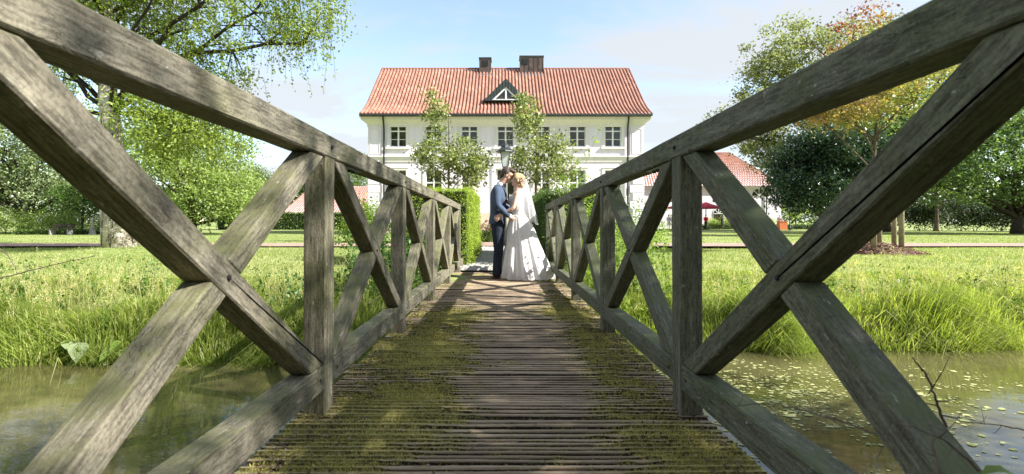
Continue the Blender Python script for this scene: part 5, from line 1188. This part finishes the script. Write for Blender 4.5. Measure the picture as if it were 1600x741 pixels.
def head(B, c, fwd, up, sc=1.0, female=False):
    c = Vector(c); f = Vector(fwd).normalized(); u = Vector(up); u = (u-f*u.dot(f)).normalized(); s = u.cross(f); R = Matrix((f, s, u)).transposed()
    def P(x, y, z): return c+(f*x+s*y+u*z)*sc
    def E(p, r): B.ell(P(*p), tuple(v*sc for v in r), R)
    E((-.012, 0, .035), (.098, .076, .088)); E((.035, 0, -.03), (.058, .060, .075)); E((.052, 0, -.085), (.036, .040, .030)); E((.068, 0, .03), (.026, .058, .030)); E((.015, 0, -.07), (.055, .055, .042))
    B.tube([P(.088, 0, .018), P(.105, 0, -.012), P(.108, 0, -.026)], [.009*sc, .012*sc, .013*sc], 8)
    E((.088, 0, -.058), (.012, .022, .006)); E((.086, 0, -.068), (.012, .020, .007))
    for q in (-1, 1): E((.0, q*.077, -.01), (.020, .010, .032)); E((.072, q*.034, -.028), (.018, .018, .02)); E((.084, q*.032, .012), (.010, .014, .009))
    return P, R, E
GXp, GYp = gx(776, 7.94), 7.94
deck_z = lambda y: -0.0118*y
# groom: faces +X
g = Body(); HC = (.172, .0, 1.668); gf, gu = Vector((.90, -.10, -.40)), Vector((.35, 0, .94))
P, R, E = head(g, HC, gf, gu, .98)
g.limb([(.03, 0, 1.44), (.07, 0, 1.53), (.14, 0, 1.62)], [.066, .058, .058])
g.loft([(.02, 0, .86, .105, .155), (.02, 0, 1.0, .10, .15), (.025, 0, 1.15, .105, .155), (.035, 0, 1.3, .118, .175), (.025, 0, 1.42, .095, .175), (.02, 0, 1.475, .06, .10)])
near = [(0, -.185, 1.43), (.02, -.245, 1.17), (.215, -.205, 1.0)]; far = [(0, .185, 1.43), (.10, .25, 1.18), (.33, .19, 1.06)]
g.limb(near, [.052, .042, .03]); g.limb(far, [.052, .042, .03])
hand(g, (.215, -.205, 1.0), (.78, .22, -.56), (-.1, -1, .1), .185, .14, .25); hand(g, (.33, .19, 1.06), (.8, -.45, -.25), (.2, 1, .2), .185)
for s in (-1, 1): g.limb([(.02, s*.085, .90), (.045, s*.09, .50), (.01, s*.09, .09)], [.085, .056, .040]); g.ell((.07, s*.09, .045), (.12, .042, .038))
groom = g.done('person', M['skin'], None, .0062, 3, (GXp, GYp, deck_z(GYp)+.006)); tag(groom, 'groom in blue suit standing on the bridge holding the bride', 'person')
b = Body()                                            # jacket
b.loft([(.0, 0, .885, .130, .185), (.0, 0, .93, .128, .182), (.015, 0, 1.05, .122, .172), (.02, 0, 1.15, .125, .172), (.03, 0, 1.28, .138, .192), (.022, 0, 1.38, .125, .200), (.02, 0, 1.44, .10, .185), (.025, 0, 1.485, .075, .11), (.03, 0, 1.515, .066, .075)])
b.limb([(0, -.180, 1.425), (.018, -.248, 1.17), (.185, -.212, 1.022)], [.073, .061, .047], 7); b.limb([(0, .180, 1.425), (.10, .255, 1.18), (.30, .2, 1.075)], [.073, .061, .047], 7)
for (p0, p1) in (((.03, -.24, 1.20), (-.01, -.27, 1.15)), ((.06, -.25, 1.15), (.03, -.28, 1.10)), ((.0, -.24, 1.30), (.05, -.245, 1.26)), ((.10, -.26, 1.10), (.07, -.24, 1.05))):
    b.tube([p0, p1], [.016, .016], 6)                  # sleeve and back creases
jk = b.done('jacket', M['suit'], groom, .0075, 3)
for s in (-1, 1):                                      # lapels
    from_data('lapel', [(.09, s*.05, 1.50), (.165, s*.11, 1.36), (.172, s*.045, 1.18), (.152, s*.03, 1.40)], [(0, 1, 2, 3)], M['suit'], jk)
b = Body(); b.limb([(.035, 0, 1.48), (.060, 0, 1.515), (.072, 0, 1.534)], [.062, .064, .064]); b.ell((.135, 0, 1.36), (.03, .06, .13)); b.done('shirt', M['shirt'], groom, .006, 2)
b = Body(); b.limb([(.193, -.210, 1.018), (.222, -.203, .996)], [.038, .037]); b.done('shirt_cuff', M['shirt'], groom, .005, 1)
b = Body(); b.ell((.135, 0, 1.525), (.012, .014, .014)); b.ell((.128, -.04, 1.527), (.012, .034, .022)); b.ell((.128, .04, 1.527), (.012, .034, .022)); b.done('bow_tie', M['bow'], groom, .004, 2)
b = Body()
b.loft([(.015, 0, .82, .122, .165), (.018, 0, .90, .122, .168), (.015, 0, 1.0, .115, .162)])
for s in (-1, 1): b.limb([(.015, s*.082, .90), (.02, s*.085, .72), (.035, s*.088, .48), (.015, s*.09, .26), (.005, s*.09, .075)], [.108, .098, .080, .072, .076])
b.done('trousers', M['trouser'], groom, .0085, 4)
for s in (-1, 1):
    b = Body(); b.ell((.005, s*.09, .05), (.07, .042, .05)); b.ell((.09, s*.09, .038), (.10, .044, .036)); b.loft([(.04, s*.09, .002, .13, .044), (.04, s*.09, .03, .135, .046)], 16); b.done('shoe', M['shoe'], groom, .006, 2)
b = Body()
def HB(B, P, R, sc, parts):
    for p, r in parts: B.ell(P(*p), tuple(v*sc for v in r), R)
HB(b, P, R, .98, [((-.03, 0, .055), (.098, .082, .085)), ((.03, 0, .108), (.075, .07, .034)), ((.065, 0, .112), (.042, .055, .028)), ((-.07, 0, .0), (.052, .066, .07)), ((-.085, 0, -.05), (.03, .05, .03)), ((-.01, .070, .03), (.03, .014, .04)), ((-.01, -.070, .03), (.03, .014, .04))])
for k in range(46):
    an = rng.uniform(0, 2*PI); r_ = rng.uniform(0, .07); p = P(r_*math.cos(an)+.01, r_*math.sin(an)*.85, .115+rng.uniform(-.02, .012)-r_*.35); b.ell(p, (rng.uniform(.012, .026), .010, .014), Matrix.Rotation(rng.uniform(0, PI), 3, 'Z'), 8)
b.done('hair', M['hair'], groom, .005, 1)
# bride: faces -X
BX_, BY_ = gx(812, 7.9), 7.9
g = Body(); bc = (-.035, 0, 1.585); bf, bu = Vector((-.93, -.08, .16)), Vector((.20, 0, .97))
P, R, E = head(g, bc, bf, bu, .90, True)
g.limb([(-.035, 0, 1.36), (-.045, 0, 1.44), (-.035, 0, 1.53)], [.056, .046, .045])
g.loft([(-.02, 0, .95, .12, .15), (-.03, 0, 1.08, .095, .12), (-.045, 0, 1.22, .10, .13), (-.055, 0, 1.31, .10, .145), (-.045, 0, 1.375, .070, .145), (-.04, 0, 1.405, .045, .09)])
bn_ = [(-.045, -.152, 1.365), (-.105, -.215, 1.13), (-.285, -.175, 1.035)]; bfar = [(-.045, .152, 1.365), (-.15, .20, 1.20), (-.30, .12, 1.35)]
g.limb(bn_, [.041, .034, .024]); g.limb(bfar, [.041, .034, .024])
hand(g, (-.285, -.178, 1.035), (-.80, -.20, -.56), (.1, -1, 0), .165, .22, .15); hand(g, (-.30, .12, 1.35), (-.6, -.2, .6), (.2, 1, 0), .165)
for s in (-1, 1): g.limb([(0, s*.08, .92), (-.01, s*.08, .5), (.01, s*.07, .1)], [.08, .052, .034]); g.ell((-.05, s*.07, .03), (.09, .032, .028))
bride = g.done('person', M['skin_f'], None, .0058, 3, (BX_, BY_, deck_z(BY_)+.006)); tag(bride, 'bride in long white lace dress and veil embracing the groom', 'person')
# dress: bodice and flared pleated skirt
seg = 150; V = []; T = []; rings = []
body = [(1.335, -.052, .112, .148), (1.30, -.058, .122, .152), (1.24, -.055, .120, .146), (1.16, -.045, .112, .136), (1.08, -.035, .106, .130), (1.045, -.03, .108, .134)]
for z, cx_, rx, ry in body: rings.append((z, cx_, rx, ry, 0, 0.6))
for t in np.linspace(.02, 1, 40):
    z = 1.04*(1-t)+.008*t; e = t**.92
    rings.append((z, -.03+.165*e, .112+.315*e+.05*math.sin(PI*min(1, t*2.2))*.5, .138+.27*e+.04*math.sin(PI*min(1, t*2.2))*.5, t, .25+.75*max(0, (t-.82)/.18)+(.5 if t < .12 else 0)))
for i, (z, cx_, rx, ry, t, lc) in enumerate(rings):
    for k in range(seg):
        a_ = 2*PI*k/seg; pl = t**1.1*(.032*math.sin(11*a_+1.1*math.sin(2*a_)+.7*t)+.020*math.sin(23*a_+2+1.5*t)+.012*math.sin(5*a_+.4))
        r1 = 1+pl/(rx)*1.0; zz_ = z
        if i == 0: zz_ = z+.020*math.cos(a_*2)+(-.05*max(0, math.cos(a_)))+.015*abs(math.sin(6*a_))
        if t > .99: zz_ = .006+.010*abs(math.sin(19*a_))
        V.append((cx_+rx*r1*math.cos(a_), ry*r1*math.sin(a_), zz_)); T.append(lc)
Fc = [(i*seg+k, i*seg+(k+1) % seg, (i+1)*seg+(k+1) % seg, (i+1)*seg+k) for i in range(len(rings)-1) for k in range(seg)]
dr = from_data('dress', V, [f[::-1] for f in Fc], M['dress'], bride, True); dr.data.attributes.new('tint', 'FLOAT', 'POINT').data.foreach_set('value', np.array(T, np.float32))
b = Body(); HB(b, P, R, .90, [((-.035, 0, .045), (.098, .086, .092)), ((.02, 0, .095), (.075, .075, .042)), ((-.06, 0, -.02), (.06, .072, .06)), ((-.085, 0, -.075), (.052, .058, .050)), ((.03, .068, .05), (.05, .022, .055)), ((.03, -.068, .05), (.05, .022, .055)), ((.0, -.075, .0), (.028, .014, .05)), ((-.035, -.07, -.07), (.035, .03, .035))])
for k in range(60):
    v = Vector(rng.normal(size=3)).normalized(); p = P(-.045+v.x*.10, v.y*.085, .01+v.z*.105)
    if v.x > .35 and v.z < .5: continue
    q = Vector(rng.normal(size=3)).normalized()*.03; b.tube([p-q, p, p+q*.8], [.006, .011, .006], 6)
b.done('hair', M['blonde'], bride, .005, 1)
fl = Body()
for k in range(7): an = k*.9; fl.ell(P(-.125+.012*math.cos(an), -.045+.02*math.sin(an*1.7), .02+.022*math.sin(an)), (.014, .014, .012), None, 8)
fl.done('hair_flower', M['petal'], bride, .004, 1)
V = []; nU, nV_ = 46, 30
for j in range(nV_+1):
    t = j/nV_; z = 1.615-.72*t; rr = .075+.135*t**.8
    for i in range(nU+1):
        u = -1+2*i/nU; an = u*1.9; fold = 1+.10*t*math.sin(an*9+2*t)+.05*math.sin(an*17)*t
        V.append((.035+.085*t**.7+rr*fold*math.cos(an)*.80, rr*fold*math.sin(an)*1.05, z-.03*math.cos(an*2)*t))
Fc = [(j*(nU+1)+i, j*(nU+1)+i+1, (j+1)*(nU+1)+i+1, (j+1)*(nU+1)+i) for j in range(nV_) for i in range(nU)]
from_data('veil', V, Fc, M['veil'], bride, True)
# guests in the distance
def guest(px, d, h, face, top, bottom, hairm, label, skirt=False):
    B = Body(); k = h/1.75
    def S(p): return tuple(v*k for v in p)
    B.ell(S((0, 0, 1.62)), (.085*k, .075*k, .115*k)); B.limb([S((0, 0, 1.4)), S((0, 0, 1.55))], [.055*k, .05*k])
    B.loft([(0, 0, .85*k, .10*k, .15*k), (0, 0, 1.1*k, .10*k, .14*k), (0, 0, 1.35*k, .10*k, .17*k), (0, 0, 1.43*k, .06*k, .10*k)], 14)
    arms = []
    for s in (-1, 1): arms.append([S((0, s*.19, 1.37)), S((.0, s*.24, 1.12)), S((.16, s*.19, 1.0))]); B.limb(arms[-1], [.045*k, .038*k, .03*k], 3); B.ell(S((.20, s*.17, .985)), (.045*k, .03*k, .03*k))
    for s in (-1, 1): B.limb([S((0, s*.09, .88)), S((.01, s*.09, .48)), S((0, s*.09, .08))], [.085*k, .055*k, .04*k], 3); B.ell(S((.06, s*.09, .04)), (.12*k, .042*k, .04*k))
    o = B.done('person', M['skin_f'], None, .016, 2, (gx(px, d), d, GZ+.004)); o.rotation_euler = (0, 0, face); tag(o, label, 'person', 'guests by the outbuilding')
    B = Body(); z0 = .5 if skirt else .9; rb = .20 if skirt else .13
    B.loft([(0, 0, z0*k, rb*k, (rb+.04)*k), (0, 0, 1.08*k, .115*k, .155*k), (0, 0, 1.33*k, .118*k, .185*k), (0, 0, 1.43*k, .075*k, .12*k), (0, 0, 1.46*k, .06*k, .07*k)], 14)
    for a_ in arms: B.limb(a_[:2]+[tuple((np.array(a_[1])+np.array(a_[2]))/2)], [.06*k, .052*k, .045*k], 3)
    B.done('dress' if skirt else 'top', top, o, .016, 2)
    if not skirt:
        B = Body(); B.loft([(0, 0, .82*k, .115*k, .16*k), (0, 0, .98*k, .115*k, .155*k)], 14)
        for s in (-1, 1): B.limb([S((0, s*.088, .88)), S((.01, s*.09, .48)), S((0, s*.09, .08))], [.105*k, .078*k, .065*k], 3)
        B.done('trousers', bottom, o, .018, 2)
    B = Body(); B.ell(S((-.02, 0, 1.66)), (.09*k, .085*k, .10*k)); B.ell(S((-.06, 0, 1.58)), (.045*k, .07*k, .08*k)); B.done('hair', hairm, o, .014, 1)
guest(1045, 57, 1.72, 1.2, M['c_lilac'], None, M['hair'], 'distant guest in pale lilac dress, leftmost by the parasols', True)
guest(1050.5, 57.5, 1.80, 2.6, M['c_black'], M['c_black'], M['hair'], 'distant guest in dark suit half hidden by the right front post')
guest(1103, 57, 1.75, .8, M['c_red'], M['c_black'], M['hair'], 'distant guest in red top under the red parasol')
guest(1128.5, 57, 1.70, 2.2, M['c_black'], M['c_black'], M['hair'], 'distant guest in black before the arched window')
guest(1218, 56, 1.70, 1.0, M['c_pink'], M['c_black'], M['blonde'], 'distant guest in pink beside the orange box')
